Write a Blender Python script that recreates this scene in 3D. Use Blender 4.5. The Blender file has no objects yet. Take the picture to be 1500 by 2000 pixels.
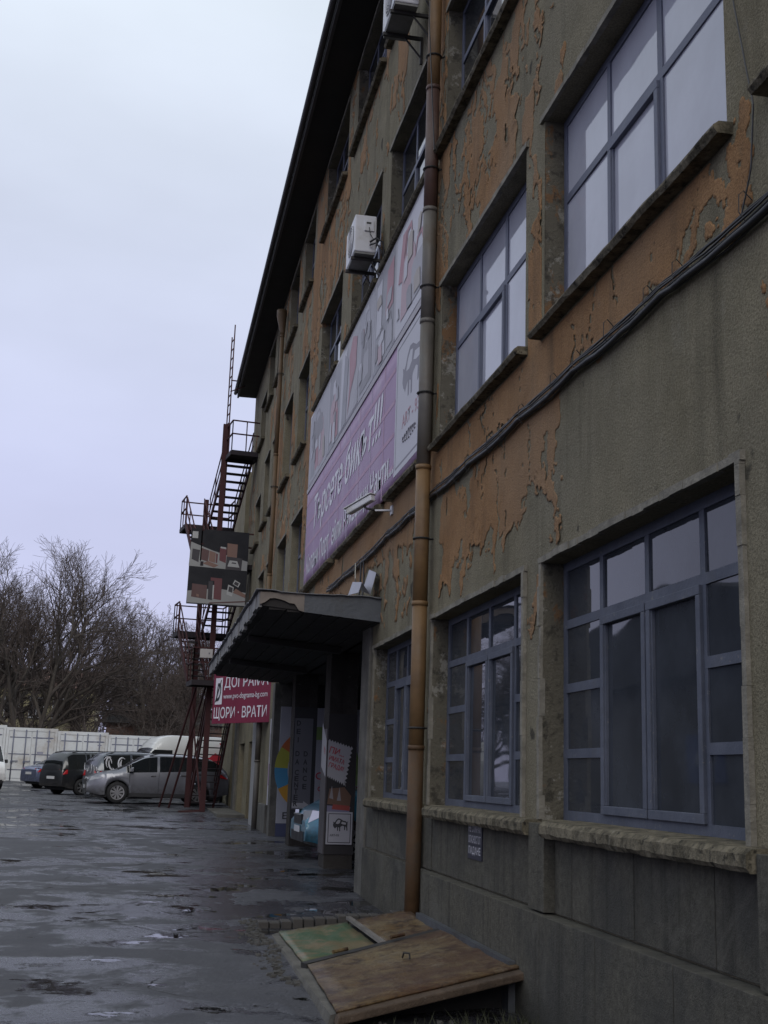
import bpy, bmesh, math, random
import numpy as np
from mathutils import Vector, Matrix

random.seed(7)
RNG = np.random.default_rng(7)
sc = bpy.context.scene
COL = sc.collection
R = math.radians

# ------------------------------------------------------------------ camera
cam_d = bpy.data.cameras.new('camera')
cam = bpy.data.objects.new('camera', cam_d)
COL.objects.link(cam)
sc.camera = cam
YAW, PITCH, ROLL = 0.186509989, 0.215347431, 0.0329129347
_cy, _sy, _cp, _sp = math.cos(YAW), math.sin(YAW), math.cos(PITCH), math.sin(PITCH)
_F = Vector((_sy*_cp, _cy*_cp, _sp))
_R = Vector((_cy, -_sy, 0))
_U = _R.cross(_F)
_R2 = _R*math.cos(ROLL) + _U*math.sin(ROLL)
_U2 = -_R*math.sin(ROLL) + _U*math.cos(ROLL)
m3 = Matrix((_R2, _U2, -_F)).transposed()
cam.matrix_world = m3.to_4x4()
cam_d.sensor_fit = 'VERTICAL'
cam_d.sensor_height = 36.0
cam_d.lens = 2358.05/2000*36.0
cam_d.clip_start = 0.05
cam_d.clip_end = 6000

# ------------------------------------------------------------------ world, sun, exposure
SUN_EL, SUN_AZ = R(36), R(182)          # azimuth measured from +Y towards +X
w = bpy.data.worlds.new('World')
sc.world = w
w.use_nodes = True
nt = w.node_tree
nt.nodes.clear()
def wn(t, **k):
    n = nt.nodes.new(t)
    for a, b in k.items(): setattr(n, a, b)
    return n
sky = wn('ShaderNodeTexSky', sky_type='NISHITA', sun_disc=False, sun_elevation=SUN_EL, sun_rotation=SUN_AZ,
         air_density=1.5, dust_density=4.0, ozone_density=1.0)
geo = wn('ShaderNodeTexCoord')
sep = wn('ShaderNodeSeparateXYZ')
nt.links.new(geo.outputs['Generated'], sep.inputs[0])
ramp = wn('ShaderNodeValToRGB')
ramp.color_ramp.elements[0].position = 0.0
ramp.color_ramp.elements[0].color = (0.575, 0.585, 0.855, 1)
ramp.color_ramp.elements[1].position = 0.62
ramp.color_ramp.elements[1].color = (0.83, 0.915, 1.0, 1)
e = ramp.color_ramp.elements.new(0.22); e.color = (0.63, 0.66, 0.915, 1)
nt.links.new(sep.outputs['Z'], ramp.inputs[0])
mp = wn('ShaderNodeMapping'); mp.inputs['Scale'].default_value = (1.2, 1.2, 3.2)
nt.links.new(geo.outputs['Generated'], mp.inputs[0])
nz = wn('ShaderNodeTexNoise'); nz.inputs['Scale'].default_value = 1.6; nz.inputs['Detail'].default_value = 5
nt.links.new(mp.outputs[0], nz.inputs['Vector'])
mr = wn('ShaderNodeMapRange'); mr.inputs[1].default_value = .3; mr.inputs[2].default_value = .7
mr.inputs[3].default_value = 8.9; mr.inputs[4].default_value = 11.0
nt.links.new(nz.outputs[0], mr.inputs[0])
vm = wn('ShaderNodeVectorMath', operation='SCALE')
nt.links.new(ramp.outputs[0], vm.inputs[0]); nt.links.new(mr.outputs[0], vm.inputs['Scale'])
mx = wn('ShaderNodeMix', data_type='RGBA'); mx.inputs[0].default_value = 0.9
nt.links.new(sky.outputs[0], mx.inputs[6]); nt.links.new(vm.outputs[0], mx.inputs[7])
bg = wn('ShaderNodeBackground'); bg.inputs['Strength'].default_value = 0.1
nt.links.new(mx.outputs[2], bg.inputs[0])
wo = wn('ShaderNodeOutputWorld'); nt.links.new(bg.outputs[0], wo.inputs[0])

sun_d = bpy.data.lights.new('sun', 'SUN')
sun_d.energy = 1.25; sun_d.angle = R(40); sun_d.color = (1, .97, .93)
sun = bpy.data.objects.new('sun', sun_d); COL.objects.link(sun)
sd = Vector((math.sin(SUN_AZ)*math.cos(SUN_EL), math.cos(SUN_AZ)*math.cos(SUN_EL), math.sin(SUN_EL)))
sun.rotation_euler = sd.to_track_quat('Z', 'Y').to_euler()

sc.view_settings.view_transform = 'Standard'
sc.view_settings.look = 'None'
sc.view_settings.exposure = 0.0
sc.view_settings.gamma = 1.0
sc.view_settings.use_curve_mapping = False
sc.render.engine = 'CYCLES'
sc.cycles.use_denoising = True
sc.cycles.max_bounces = 6
sc.cycles.diffuse_bounces = 3
sc.cycles.glossy_bounces = 3
sc.cycles.caustics_reflective = False
sc.cycles.caustics_refractive = False

# ------------------------------------------------------------------ helpers: meshes and tags
class MB:
    """collects shapes for ONE mesh object"""
    def __init__(s): s.v = []; s.f = []; s.n = 0
    def add(s, vs, fs):
        s.v += [tuple(a) for a in vs]
        s.f += [tuple(i+s.n for i in f) for f in fs]
        s.n += len(vs); return s
    def box(s, x0, x1, y0, y1, z0, z1):
        v = [(x0,y0,z0),(x1,y0,z0),(x1,y1,z0),(x0,y1,z0),(x0,y0,z1),(x1,y0,z1),(x1,y1,z1),(x0,y1,z1)]
        return s.add(v, [(3,2,1,0),(4,5,6,7),(0,1,5,4),(1,2,6,5),(2,3,7,6),(3,0,4,7)])
    def hexa(s, v):   # 8 corners: bottom 4 (ccw from above), top 4
        return s.add(v, [(3,2,1,0),(4,5,6,7),(0,1,5,4),(1,2,6,5),(2,3,7,6),(3,0,4,7)])
    def beam(s, p, q, a, b=None, up=(0,0,1)):
        p, q = Vector(p), Vector(q); b = b or a
        d = (q-p).normalized(); u = Vector(up)
        if abs(d.dot(u)) > .98: u = Vector((1,0,0))
        r = d.cross(u).normalized(); u = r.cross(d)
        v = []
        for c in (p, q):
            for i, j in ((-1,-1),(1,-1),(1,1),(-1,1)): v.append(c + r*(a/2*i) + u*(b/2*j))
        return s.add(v, [(0,1,2,3),(7,6,5,4),(0,4,5,1),(1,5,6,2),(2,6,7,3),(3,7,4,0)])
    def tube(s, pts, r, n=8, caps=True):
        pts = [Vector(p) for p in pts]; k = len(pts)
        rs = r if isinstance(r, (list, tuple)) else [r]*k
        v = []; ref = None
        for i, p in enumerate(pts):
            d = (pts[min(i+1,k-1)]-pts[max(i-1,0)]).normalized()
            if ref is None:
                ref = Vector((0,0,1)) if abs(d.z) < .9 else Vector((1,0,0))
            a = d.cross(ref).normalized(); b = a.cross(d); ref = b
            for j in range(n):
                t = 2*math.pi*j/n
                v.append(p + a*(math.cos(t)*rs[i]) + b*(math.sin(t)*rs[i]))
        f = []
        for i in range(k-1):
            for j in range(n):
                f.append((i*n+j, i*n+(j+1)%n, (i+1)*n+(j+1)%n, (i+1)*n+j))
        if caps: f += [tuple(range(n))[::-1], tuple((k-1)*n+j for j in range(n))]
        return s.add(v, f)
    def prism(s, poly, org, ax, ay, depth):   # polygon in plane (ax, ay), extruded along depth vector (front first)
        o, ax, ay, dv = Vector(org), Vector(ax), Vector(ay), Vector(depth)
        a = [o + ax*x + ay*y for x, y in poly]; n = len(a)
        b = [p + dv for p in a]
        return s.add(a+b, [tuple(range(n)), tuple(range(2*n-1, n-1, -1))] + [(i, i+n, (i+1)%n+n, (i+1)%n) for i in range(n)])
    def ngon(s, poly, org, ax, ay):
        o, ax, ay = Vector(org), Vector(ax), Vector(ay)
        a = [o + ax*x + ay*y for x, y in poly]
        return s.add(a, [tuple(range(len(a)))])
    def build(s, name, mat, parent=None, smooth=False, bevel=0):
        me = bpy.data.meshes.new(name)
        me.from_pydata([tuple(p) for p in s.v], [], s.f)
        me.update()
        o = bpy.data.objects.new(name, me); COL.objects.link(o)
        if mat: me.materials.append(mat)
        if smooth: me.polygons.foreach_set('use_smooth', [True]*len(me.polygons))
        if bevel:
            md = o.modifiers.new('bevel', 'BEVEL'); md.width = bevel; md.segments = 2; md.limit_method = 'ANGLE'
        attach(o, parent)
        return o

def fast_mesh(name, verts, faces, mat, parent=None, smooth=False):
    """verts (n,3) array, faces (m,k) array"""
    me = bpy.data.meshes.new(name)
    verts = np.asarray(verts, np.float32); faces = np.asarray(faces, np.int32)
    k = faces.shape[1]
    me.vertices.add(len(verts)); me.vertices.foreach_set('co', verts.ravel())
    me.loops.add(faces.size); me.loops.foreach_set('vertex_index', faces.ravel())
    me.polygons.add(len(faces))
    me.polygons.foreach_set('loop_start', np.arange(0, faces.size, k, dtype=np.int32))
    me.polygons.foreach_set('loop_total', np.full(len(faces), k, np.int32))
    if smooth: me.polygons.foreach_set('use_smooth', np.ones(len(faces), bool))
    me.update(calc_edges=True); me.validate()
    if mat: me.materials.append(mat)
    o = bpy.data.objects.new(name, me); COL.objects.link(o)
    attach(o, parent)
    return o

def attach(o, parent):
    if parent is None: return
    o.parent = parent
    p = parent
    if p.get('world_children'): o.matrix_parent_inverse = Matrix.Translation(-p.location)

def thing(name, label, cat, loc=(0,0,0), rotz=0, group=None, world=True):
    o = bpy.data.objects.new(name, None); COL.objects.link(o)
    o.empty_display_size = .2
    o.location = loc; o.rotation_euler = (0,0,rotz)
    tag(o, label, cat, group)
    if world: o['world_children'] = 1     # its parts are written in world coordinates
    return o
def tag(o, label=None, cat=None, group=None, kind=None):
    if label: o['label'] = label
    if cat: o['category'] = cat
    if group: o['group'] = group
    if kind: o['kind'] = kind
    return o
def copy_tree(o, parent=None):
    c = o.copy(); COL.objects.link(c)
    if parent is not None:
        c.parent = parent; c.matrix_parent_inverse = o.matrix_parent_inverse.copy()
    for ch in [x for x in bpy.data.objects if x.parent is o]: copy_tree(ch, c)
    return c

# ------------------------------------------------------------------ helpers: materials
class NT:
    def __init__(s, name):
        s.m = bpy.data.materials.new(name); s.m.use_nodes = True
        s.t = s.m.node_tree
        s.b = s.t.nodes['Principled BSDF']
    def n(s, typ, ins=None, **k):
        x = s.t.nodes.new(typ)
        for a, b in k.items(): setattr(x, a, b)
        for a, b in (ins or {}).items(): s.set(x, a, b)
        return x
    def set(s, node, key, val):
        i = node.inputs[key]
        if hasattr(val, 'is_output') or isinstance(val, bpy.types.NodeSocket): s.t.links.new(val, i)
        elif isinstance(val, bpy.types.Node): s.t.links.new(val.outputs[0], i)
        else: i.default_value = val
    def coord(s, scale=(1,1,1), kind='Object'):
        c = s.n('ShaderNodeTexCoord'); m = s.n('ShaderNodeMapping', {'Scale': scale})
        s.t.links.new(c.outputs[kind], m.inputs[0]); return m.outputs[0]
    def noise(s, scale, detail=5, rough=.55, vec=None, dist=0):
        x = s.n('ShaderNodeTexNoise', {'Scale': scale, 'Detail': detail, 'Roughness': rough, 'Distortion': dist})
        s.set(x, 'Vector', vec if vec is not None else s.coord()); return x.outputs[0]
    def rng(s, v, a, b, c=0., d=1., smooth=False):
        x = s.n('ShaderNodeMapRange', {0: v, 1: a, 2: b, 3: c, 4: d})
        if smooth: x.interpolation_type = 'SMOOTHSTEP'
        return x.outputs[0]
    def mix(s, f, a, b, blend='MIX'):
        x = s.n('ShaderNodeMix', data_type='RGBA', blend_type=blend)
        s.set(x, 0, f)
        s.set(x, 6, (*a, 1) if isinstance(a, tuple) and len(a) == 3 else a)
        s.set(x, 7, (*b, 1) if isinstance(b, tuple) and len(b) == 3 else b)
        return x.outputs[2]
    def math(s, op, a, b=0.):
        x = s.n('ShaderNodeMath', operation=op); s.set(x, 0, a); s.set(x, 1, b); return x.outputs[0]
    def bump(s, h, dist=.01, strength=1., normal=None):
        x = s.n('ShaderNodeBump', {'Height': h, 'Distance': dist, 'Strength': strength})
        if normal is not None: s.set(x, 'Normal', normal)
        s.t.links.new(x.outputs[0], s.b.inputs['Normal']); return x.outputs[0]
    def out(s, **k):
        for a, b in k.items():
            key = {'base': 'Base Color', 'rough': 'Roughness', 'metal': 'Metallic', 'ior': 'IOR', 'spec': 'Specular IOR Level',
                   'coat': 'Coat Weight', 'coat_rough': 'Coat Roughness'}[a]
            if a == 'base' and isinstance(b, tuple) and len(b) == 3: b = (*b, 1)
            s.set(s.b, key, b)
        return s.m

def plain(name, base, rough=.7, metal=0., var=.25, scale=6., bump=0., coat=0., spec=.5, dirt=None, world=False):
    """base colour broken up by two noises, with optional fine relief"""
    t = NT(name)
    vw = t.n('ShaderNodeNewGeometry').outputs[0] if world else None
    n1 = t.noise(scale, 6, .6, vec=vw); n2 = t.noise(scale*.13, 3, vec=vw)
    f = t.math('ADD', t.math('MULTIPLY', n1, .6), t.math('MULTIPLY', n2, .4))
    lo = tuple(c*(1-var) for c in base); hi = tuple(min(1, c*(1+var)) for c in base)
    c = t.mix(t.rng(f, .3, .7), lo, hi)
    if dirt: c = t.mix(t.rng(t.noise(scale*.5, 8, .7, vec=vw), .5, .72), c, dirt)
    if bump: t.bump(t.noise(scale*5, 4), bump)
    return t.out(base=c, rough=t.rng(n1, .3, .7, max(0, rough-.08), min(1, rough+.08)), metal=metal, coat=coat, spec=spec)

def wall_material():
    t = NT('grey_render')
    base = t.noise(2.2, 8, .62)
    big = t.noise(.35, 3)
    streak = t.noise(1.0, 6, .6, vec=t.coord((3.5, 3.5, .28)))
    c = t.mix(t.rng(base, .3, .72), (.185, .158, .096), (.325, .284, .188))
    c = t.mix(t.rng(big, .35, .65, 0, .5), c, (.215, .20, .158))
    c = t.mix(t.rng(streak, .52, .78, 0, .75), c, (.070, .062, .042))
    c = t.mix(t.rng(t.noise(1.4, 9, .7, vec=t.coord((1, 1, .5))), .58, .7, 0, .6), c, (.285, .262, .20))
    fine = t.noise(60, 4, .7); mid = t.noise(9, 7, .65)
    c = t.mix(t.rng(fine, .42, .62, 0, .5), c, (.062, .055, .036))
    c = t.mix(t.rng(t.noise(26, 4, .7), .60, .70, 0, .55), c, (.27, .24, .17))
    c = t.mix(t.rng(t.noise(3.2, 3, .5), .70, .74, 0, .8), c, (.03, .027, .022))
    c = t.mix(t.rng(t.noise(1.2, 5, .6, vec=t.coord((6, 6, .22))), .56, .70, 0, .16), c, (.25, .23, .17))
    t.bump(t.math('ADD', t.math('MULTIPLY', fine, .8), mid), .02)
    return t.out(base=c, rough=.92, spec=.25)
def ochre_material():
    t = NT('ochre_paint')
    a = t.noise(1.6, 8, .65); st = t.noise(1.3, 6, .6, vec=t.coord((4, 4, .35)))
    c = t.mix(t.rng(a, .3, .7), (.25, .135, .060), (.375, .215, .102))
    c = t.mix(t.rng(st, .5, .75, 0, .7), c, (.13, .085, .048))
    c = t.mix(t.rng(t.noise(7, 6, .7), .6, .75, 0, .6), c, (.17, .14, .095))
    g = t.noise(60, 4, .7)
    c = t.mix(t.rng(g, .45, .65, 0, .45), c, (.075, .042, .022))
    c = t.mix(t.rng(t.noise(.45, 4), .45, .6, 0, .55), c, (.27, .185, .115))
    c = t.mix(t.rng(t.noise(11, 6, .7), .64, .70, 0, .8), c, (.06, .045, .03))
    t.bump(t.math('ADD', g, t.math('MULTIPLY', t.noise(6, 6), 1.2)), .014)
    return t.out(base=c, rough=.88, spec=.2)
def concrete_material(name, base, rough=.85, scale=3., streaks=.6, pale=(.33, .31, .27), wet=False):
    t = NT(name)
    a = t.noise(scale, 8, .65); st = t.noise(1.1, 6, .6, vec=t.coord((4, 4, .3)))
    c = t.mix(t.rng(a, .3, .72), tuple(x*.62 for x in base), tuple(x*1.3 for x in base))
    c = t.mix(t.rng(st, .5, .75, 0, streaks), c, tuple(x*.4 for x in base))
    c = t.mix(t.rng(t.noise(scale*3, 8, .7), .62, .72, 0, .5), c, pale)
    t.bump(t.math('ADD', t.math('MULTIPLY', t.noise(55, 4), .5), t.noise(12, 6, .7)), .012)
    return t.out(base=c, rough=rough, spec=.3)
def glass_material(name, inner, rough=.03, ior=1.75, mottled=.3):
    t = NT(name)
    a = t.noise(1.6, 5, .6)
    c = t.mix(t.rng(a, .35, .7), tuple(x*(1-mottled) for x in inner), tuple(x*(1+mottled) for x in inner))
    t.bump(t.noise(1.2, 2), .0012)
    return t.out(base=c, rough=t.rng(t.noise(5, 6, .7), .45, .9, rough, rough+.04), ior=ior)
def asphalt_material():
    t = NT('wet_asphalt')
    co = t.coord()
    big = t.noise(.42, 5, .6, vec=t.coord((.95, 1.05, 1)), dist=1.0)         # wet / drying patches drawn out along the yard
    mid = t.noise(1.9, 7, .68, dist=.4)
    fine = t.noise(45, 4, .7); grain = t.noise(150, 2); pit = t.noise(9, 5, .7)
    wet = t.rng(t.math('ADD', t.math('MULTIPLY', big, .6), t.math('MULTIPLY', mid, .4)), .45, .53, 0, 1, True)
    pud = t.rng(t.math('ADD', t.math('MULTIPLY', big, .38), t.math('MULTIPLY', t.noise(1.2, 7, .66, vec=t.coord((.9, 1.1, 1))), .62)), .552, .568, 0, 1, True)
    wv = t.n('ShaderNodeMix', data_type='RGBA'); t.set(wv, 0, .25); t.set(wv, 6, co)
    nn = t.n('ShaderNodeTexNoise', {'Scale': 1.4, 'Detail': 6}); t.set(wv, 7, nn.outputs[1]); t.set(nn, 'Vector', co)
    vor = t.n('ShaderNodeTexVoronoi', {'Scale': .36}, feature='DISTANCE_TO_EDGE'); t.set(vor, 'Vector', wv.outputs[2])
    cel = t.n('ShaderNodeTexVoronoi', {'Scale': .36}); t.set(cel, 'Vector', wv.outputs[2])
    tone = t.n('ShaderNodeSeparateColor'); t.set(tone, 0, cel.outputs['Color'])
    v2 = t.n('ShaderNodeTexVoronoi', {'Scale': 1.5}, feature='DISTANCE_TO_EDGE'); t.set(v2, 'Vector', wv.outputs[2])
    crack = t.math('MULTIPLY', t.rng(vor.outputs[0], .003, .012, 1, 0), t.rng(t.noise(.5, 3), .42, .55))
    crack2 = t.math('MULTIPLY', t.rng(v2.outputs[0], .004, .02, 1, 0), t.rng(t.noise(.35, 3), .54, .60))
    crack = t.math('MAXIMUM', crack, crack2)
    c = t.mix(t.rng(mid, .3, .7), (.038, .040, .052), (.066, .068, .084))
    c = t.mix(t.math('MULTIPLY', tone.outputs[0], .6), c, (.032, .031, .034))
    c = t.mix(t.rng(t.noise(3.1, 6, .7), .55, .7, 0, .6), c, (.088, .088, .098))
    c = t.mix(t.rng(fine, .52, .70, 0, .7), c, (.105, .106, .118))
    c = t.mix(t.rng(grain, .55, .75, 0, .5), c, (.018, .018, .02))
    c = t.mix(t.math('MULTIPLY', wet, .5), c, (.024, .024, .030))
    c = t.mix(pud, c, (.012, .012, .012))
    c = t.mix(crack, c, (.010, .010, .010))
    rough = t.rng(wet, 0, 1, .78, .23)
    rough = t.math('ADD', rough, t.rng(tone.outputs[1], 0, 1, -.05, .07))
    rough = t.math('ADD', rough, t.rng(fine, .3, .7, -.05, .07))
    rough = t.mix(pud, rough, (.03, .03, .03))
    h = t.math('ADD', t.math('MULTIPLY', fine, .4), t.math('MULTIPLY', grain, .25))
    h = t.math('ADD', h, t.math('MULTIPLY', mid, 1.5))
    h = t.math('ADD', h, t.math('MULTIPLY', pit, .7))
    h = t.math('SUBTRACT', h, t.math('MULTIPLY', crack, 1.4))
    h = t.math('MULTIPLY', h, t.rng(pud, 0, 1, 1., .02))
    h = t.math('MULTIPLY', h, t.rng(wet, 0, 1, 1.5, .75))
    t.bump(h, .010, .8)
    return t.out(base=c, rough=rough, ior=1.62)
def rust_material():
    t = NT('rusty_sheet')
    a = t.noise(1.8, 8, .68); b = t.noise(5.5, 8, .72)
    c = t.mix(t.rng(a, .32, .66), (.125, .070, .026), (.165, .132, .068))
    c = t.mix(t.rng(b, .47, .60, 0, .92), c, (.030, .016, .010))
    c = t.mix(t.rng(t.noise(.9, 5, .6), .46, .6, 0, .75), c, (.055, .020, .009))
    c = t.mix(t.rng(t.noise(2.6, 8, .7), .56, .68, 0, .8), c, (.17, .135, .09))
    c = t.mix(t.rng(t.noise(24, 6, .7), .52, .66, 0, .75), c, (.028, .018, .012))
    c = t.mix(t.rng(t.noise(3.1, 8, .72), .50, .68, 0, .6), c, (.19, .145, .07))
    c = t.mix(t.rng(t.noise(1.1, 8, .75, dist=.6), .50, .66, 0, .5), c, (.085, .045, .02))
    t.bump(t.math('ADD', b, t.math('MULTIPLY', t.noise(50, 3), .4)), .012)
    return t.out(base=c, rough=t.rng(a, .3, .7, .35, .75), spec=.4)
def carpaint(name, base, metal=.5, rough=.32):
    t = NT(name)
    d = t.rng(t.noise(2.2, 6, .6), .45, .75, 0, .35)
    low = t.n('ShaderNodeSeparateXYZ'); t.set(low, 0, t.coord())
    mud = t.math('MULTIPLY', t.rng(low.outputs[2], .75, .25, 0, .8), t.rng(t.noise(9, 5), .3, .65))
    c = t.mix(mud, base, (.06, .055, .05))
    c = t.mix(t.math('MULTIPLY', d, .5), c, tuple(x*.7 for x in base))
    return t.out(base=c, metal=metal, rough=t.math('ADD', t.math('MULTIPLY', mud, .4), rough), coat=.7, coat_rough=.08)

MAT = {}
MAT['wall'] = wall_material()
MAT['ochre'] = ochre_material()
_t = NT('sill_concrete')
_a = _t.noise(9, 7, .68, vec=_t.coord((1, 1, .7))); _c = _t.mix(_t.rng(_a, .36, .6), (.055, .048, .032), (.19, .165, .115))
_c = _t.mix(_t.rng(_t.noise(14, 6, .7), .55, .62, 0, .85), _c, (.022, .02, .016)); _c = _t.mix(_t.rng(_t.noise(6, 7, .7), .58, .68, 0, .7), _c, (.27, .24, .18))
_t.bump(_t.math('ADD', _a, _t.math('MULTIPLY', _t.noise(60, 3), .4)), .02)
MAT['sill'] = _t.out(base=_c, rough=.88, spec=.25)
MAT['plinth'] = concrete_material('plinth_stone', (.080, .077, .068), scale=14, streaks=.6, pale=(.115, .11, .10))
_t = NT('plinth_render')
_p = _t.coord(); _sx = _t.n('ShaderNodeSeparateXYZ'); _t.set(_sx, 0, _p)
_a = _t.noise(22, 7, .7); _c = _t.mix(_t.rng(_a, .35, .65), (.072, .067, .053), (.126, .118, .095))
_c = _t.mix(_t.rng(_t.noise(1.1, 6, .65), .42, .62, 0, .75), _c, (.055, .054, .05))
_c = _t.mix(_t.rng(_t.noise(1.0, 6, .6, vec=_t.coord((5, 5, .3))), .52, .70, 0, .3), _c, (.10, .095, .08))
_c = _t.mix(_t.rng(_t.noise(1.3, 6, .6, vec=_t.coord((6, 6, .25))), .54, .70, 0, .55), _c, (.030, .028, .024))
_c = _t.mix(_t.rng(_t.noise(.7, 7, .7, dist=1.2), .55, .63, 0, .55), _c, (.135, .128, .108))
_damp = _t.math('ADD', _sx.outputs[2], _t.math('MULTIPLY', _t.noise(2.2, 6, .65), .9))
_c = _t.mix(_t.rng(_damp, -.95, -1.25, 0, .75), _c, (.040, .039, .034))
_t.bump(_t.math('ADD', _a, _t.noise(70, 4, .7)), .012)
MAT['plinth'] = _t.out(base=_c, rough=.9, spec=.25)
_t = NT('peeled_reveal')
_a = _t.noise(3.2, 8, .68, vec=_t.coord((1, 1, .6))); _c = _t.mix(_t.rng(_a, .57, .61), (.125, .112, .083), (.185, .105, .052))
_c = _t.mix(_t.rng(_t.noise(5, 8, .7), .56, .60, 0, .9), _c, (.26, .245, .205)); _c = _t.mix(_t.rng(_t.noise(8, 8, .7), .52, .62, 0, .85), _c, (.05, .045, .035))
_t.bump(_t.math('ADD', _a, _t.noise(30, 5, .7)), .02)
MAT['reveal'] = _t.out(base=_c, rough=.9, spec=.25)
MAT['concrete'] = concrete_material('old_concrete', (.13, .124, .11))
MAT['surround'] = concrete_material('chipped_surround', (.22, .203, .165), scale=7, streaks=.7, pale=(.50, .48, .42))
_t = NT('faded_blue_frame')
_a = _t.noise(3.5, 7, .65); _c = _t.mix(_t.rng(_a, .3, .7), (.066, .075, .102), (.112, .122, .155))
_c = _t.mix(_t.rng(_t.noise(7, 6, .7, vec=_t.coord((1, 1, .35))), .54, .68, 0, .75), _c, (.085, .09, .105)); _c = _t.mix(_t.rng(_t.noise(18, 5, .7), .62, .68, 0, .8), _c, (.20, .19, .175))
_t.bump(_t.noise(30, 5, .7), .004)
MAT['blue_frame'] = _t.out(base=_c, rough=.65, spec=.35)
MAT['grey_frame'] = plain('grey_frame', (.105, .115, .160), .6, var=.2, scale=9, bump=.003)
MAT['white_frame'] = plain('white_plastic_frame', (.55, .56, .60), .4, var=.1)
MAT['glass'] = glass_material('window_glass', (.022, .024, .028))
MAT['glass_dusty'] = glass_material('dusty_glass', (.042, .047, .057), .02, 1.44, .3)
MAT['glass_curtain'] = glass_material('curtained_glass', (.42, .425, .49), .03, 1.45, .08)
MAT['roof'] = plain('eave_boards', (.024, .021, .020), .85, var=.35, scale=3, bump=.004)
MAT['fascia'] = plain('eave_fascia', (.065, .06, .06), .7, var=.3)
MAT['canopy_metal'] = plain('canopy_sheet', (.075, .082, .092), .5, .2, var=.3, scale=4, bump=.004, dirt=(.045, .04, .035))
MAT['felt'] = plain('roofing_felt', (.16, .16, .17), .75, var=.4, scale=5, bump=.01)
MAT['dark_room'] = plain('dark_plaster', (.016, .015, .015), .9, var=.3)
MAT['pipe_ochre'] = plain('pipe_ochre_paint', (.165, .096, .040), .6, var=.4, scale=3.5, bump=.002, dirt=(.06, .032, .016))
MAT['pipe_old'] = plain('pipe_worn_paint', (.085, .045, .018), .7, var=.6, scale=4, dirt=(.035, .035, .03), bump=.003)
MAT['pipe_far'] = plain('pipe_dull_paint', (.125, .078, .038), .65, var=.35, scale=2.2, dirt=(.06, .04, .025))
MAT['pipe_zinc'] = plain('pipe_zinc', (.115, .105, .092), .55, .1, var=.35, scale=4, dirt=(.09, .07, .05))
MAT['pipe_rust'] = plain('pipe_oxide', (.085, .045, .035), .6, var=.35, scale=4, dirt=(.14, .11, .09))
MAT['iron'] = plain('dark_iron', (.035, .033, .032), .65, .3, var=.4, scale=8)
MAT['stair_red'] = plain('oxide_red_steel', (.056, .020, .021), .75, 0, var=.4, scale=3, spec=.25, dirt=(.028, .016, .016))
MAT['stair_dark'] = plain('dark_stair_steel', (.020, .014, .018), .75, 0, var=.4, scale=3)
MAT['cable'] = plain('black_cable', (.012, .012, .013), .5, var=.2)
MAT['asphalt'] = asphalt_material()
MAT['rust'] = rust_material()
MAT['rubber'] = plain('tyre_rubber', (.014, .014, .015), .8, var=.3)
MAT['alloy'] = plain('alloy_rim', (.42, .42, .43), .35, .8, var=.15)
MAT['carglass'] = NT('car_glass').out(base=(.012, .014, .016), rough=.03, ior=1.6)
MAT['black_trim'] = plain('black_trim', (.016, .016, .018), .5, var=.2)
MAT['tail'] = NT('tail_lamp').out(base=(.42, .015, .02), rough=.12, coat=.6)
MAT['head'] = NT('head_lamp').out(base=(.66, .68, .72), rough=.1, metal=.4, coat=.8)
MAT['chrome'] = NT('chrome').out(base=(.6, .6, .62), rough=.15, metal=1.)
MAT['white'] = plain('white_enamel', (.70, .70, .70), .4, var=.08, scale=3, dirt=(.5, .48, .44))
MAT['ac_white'] = plain('weathered_white_shell', (.60, .60, .62), .45, var=.1, scale=4, dirt=(.42, .40, .36))
MAT['ac_under'] = plain('grimy_metal_base', (.22, .22, .21), .6, .2, var=.4, scale=5, dirt=(.08, .06, .05))
MAT['container'] = plain('container_white', (.58, .60, .61), .5, var=.14, scale=1.6, dirt=(.33, .29, .25), world=True)
MAT['bark'] = plain('bark', (.060, .050, .041), .9, var=.4, scale=5)
MAT['twig'] = plain('twigs', (.072, .055, .047), .9, var=.3, scale=2)
MAT['needle'] = plain('conifer_needles', (.030, .045, .032), .8, var=.5, scale=2)
MAT['grass'] = plain('winter_grass', (.036, .040, .018), .8, var=.5, scale=9)
MAT['column'] = concrete_material('column_plaster', (.042, .037, .033))
MAT['brick'] = plain('worn_brick', (.052, .047, .042), .85, var=.4, scale=6, bump=.006)
def flat(name, c, rough=.55, var=.08): 
    k = 'flat_'+name
    if k not in MAT: MAT[k] = plain('print_'+name, c, rough, var=var, scale=2.5)
    return MAT[k]

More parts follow.
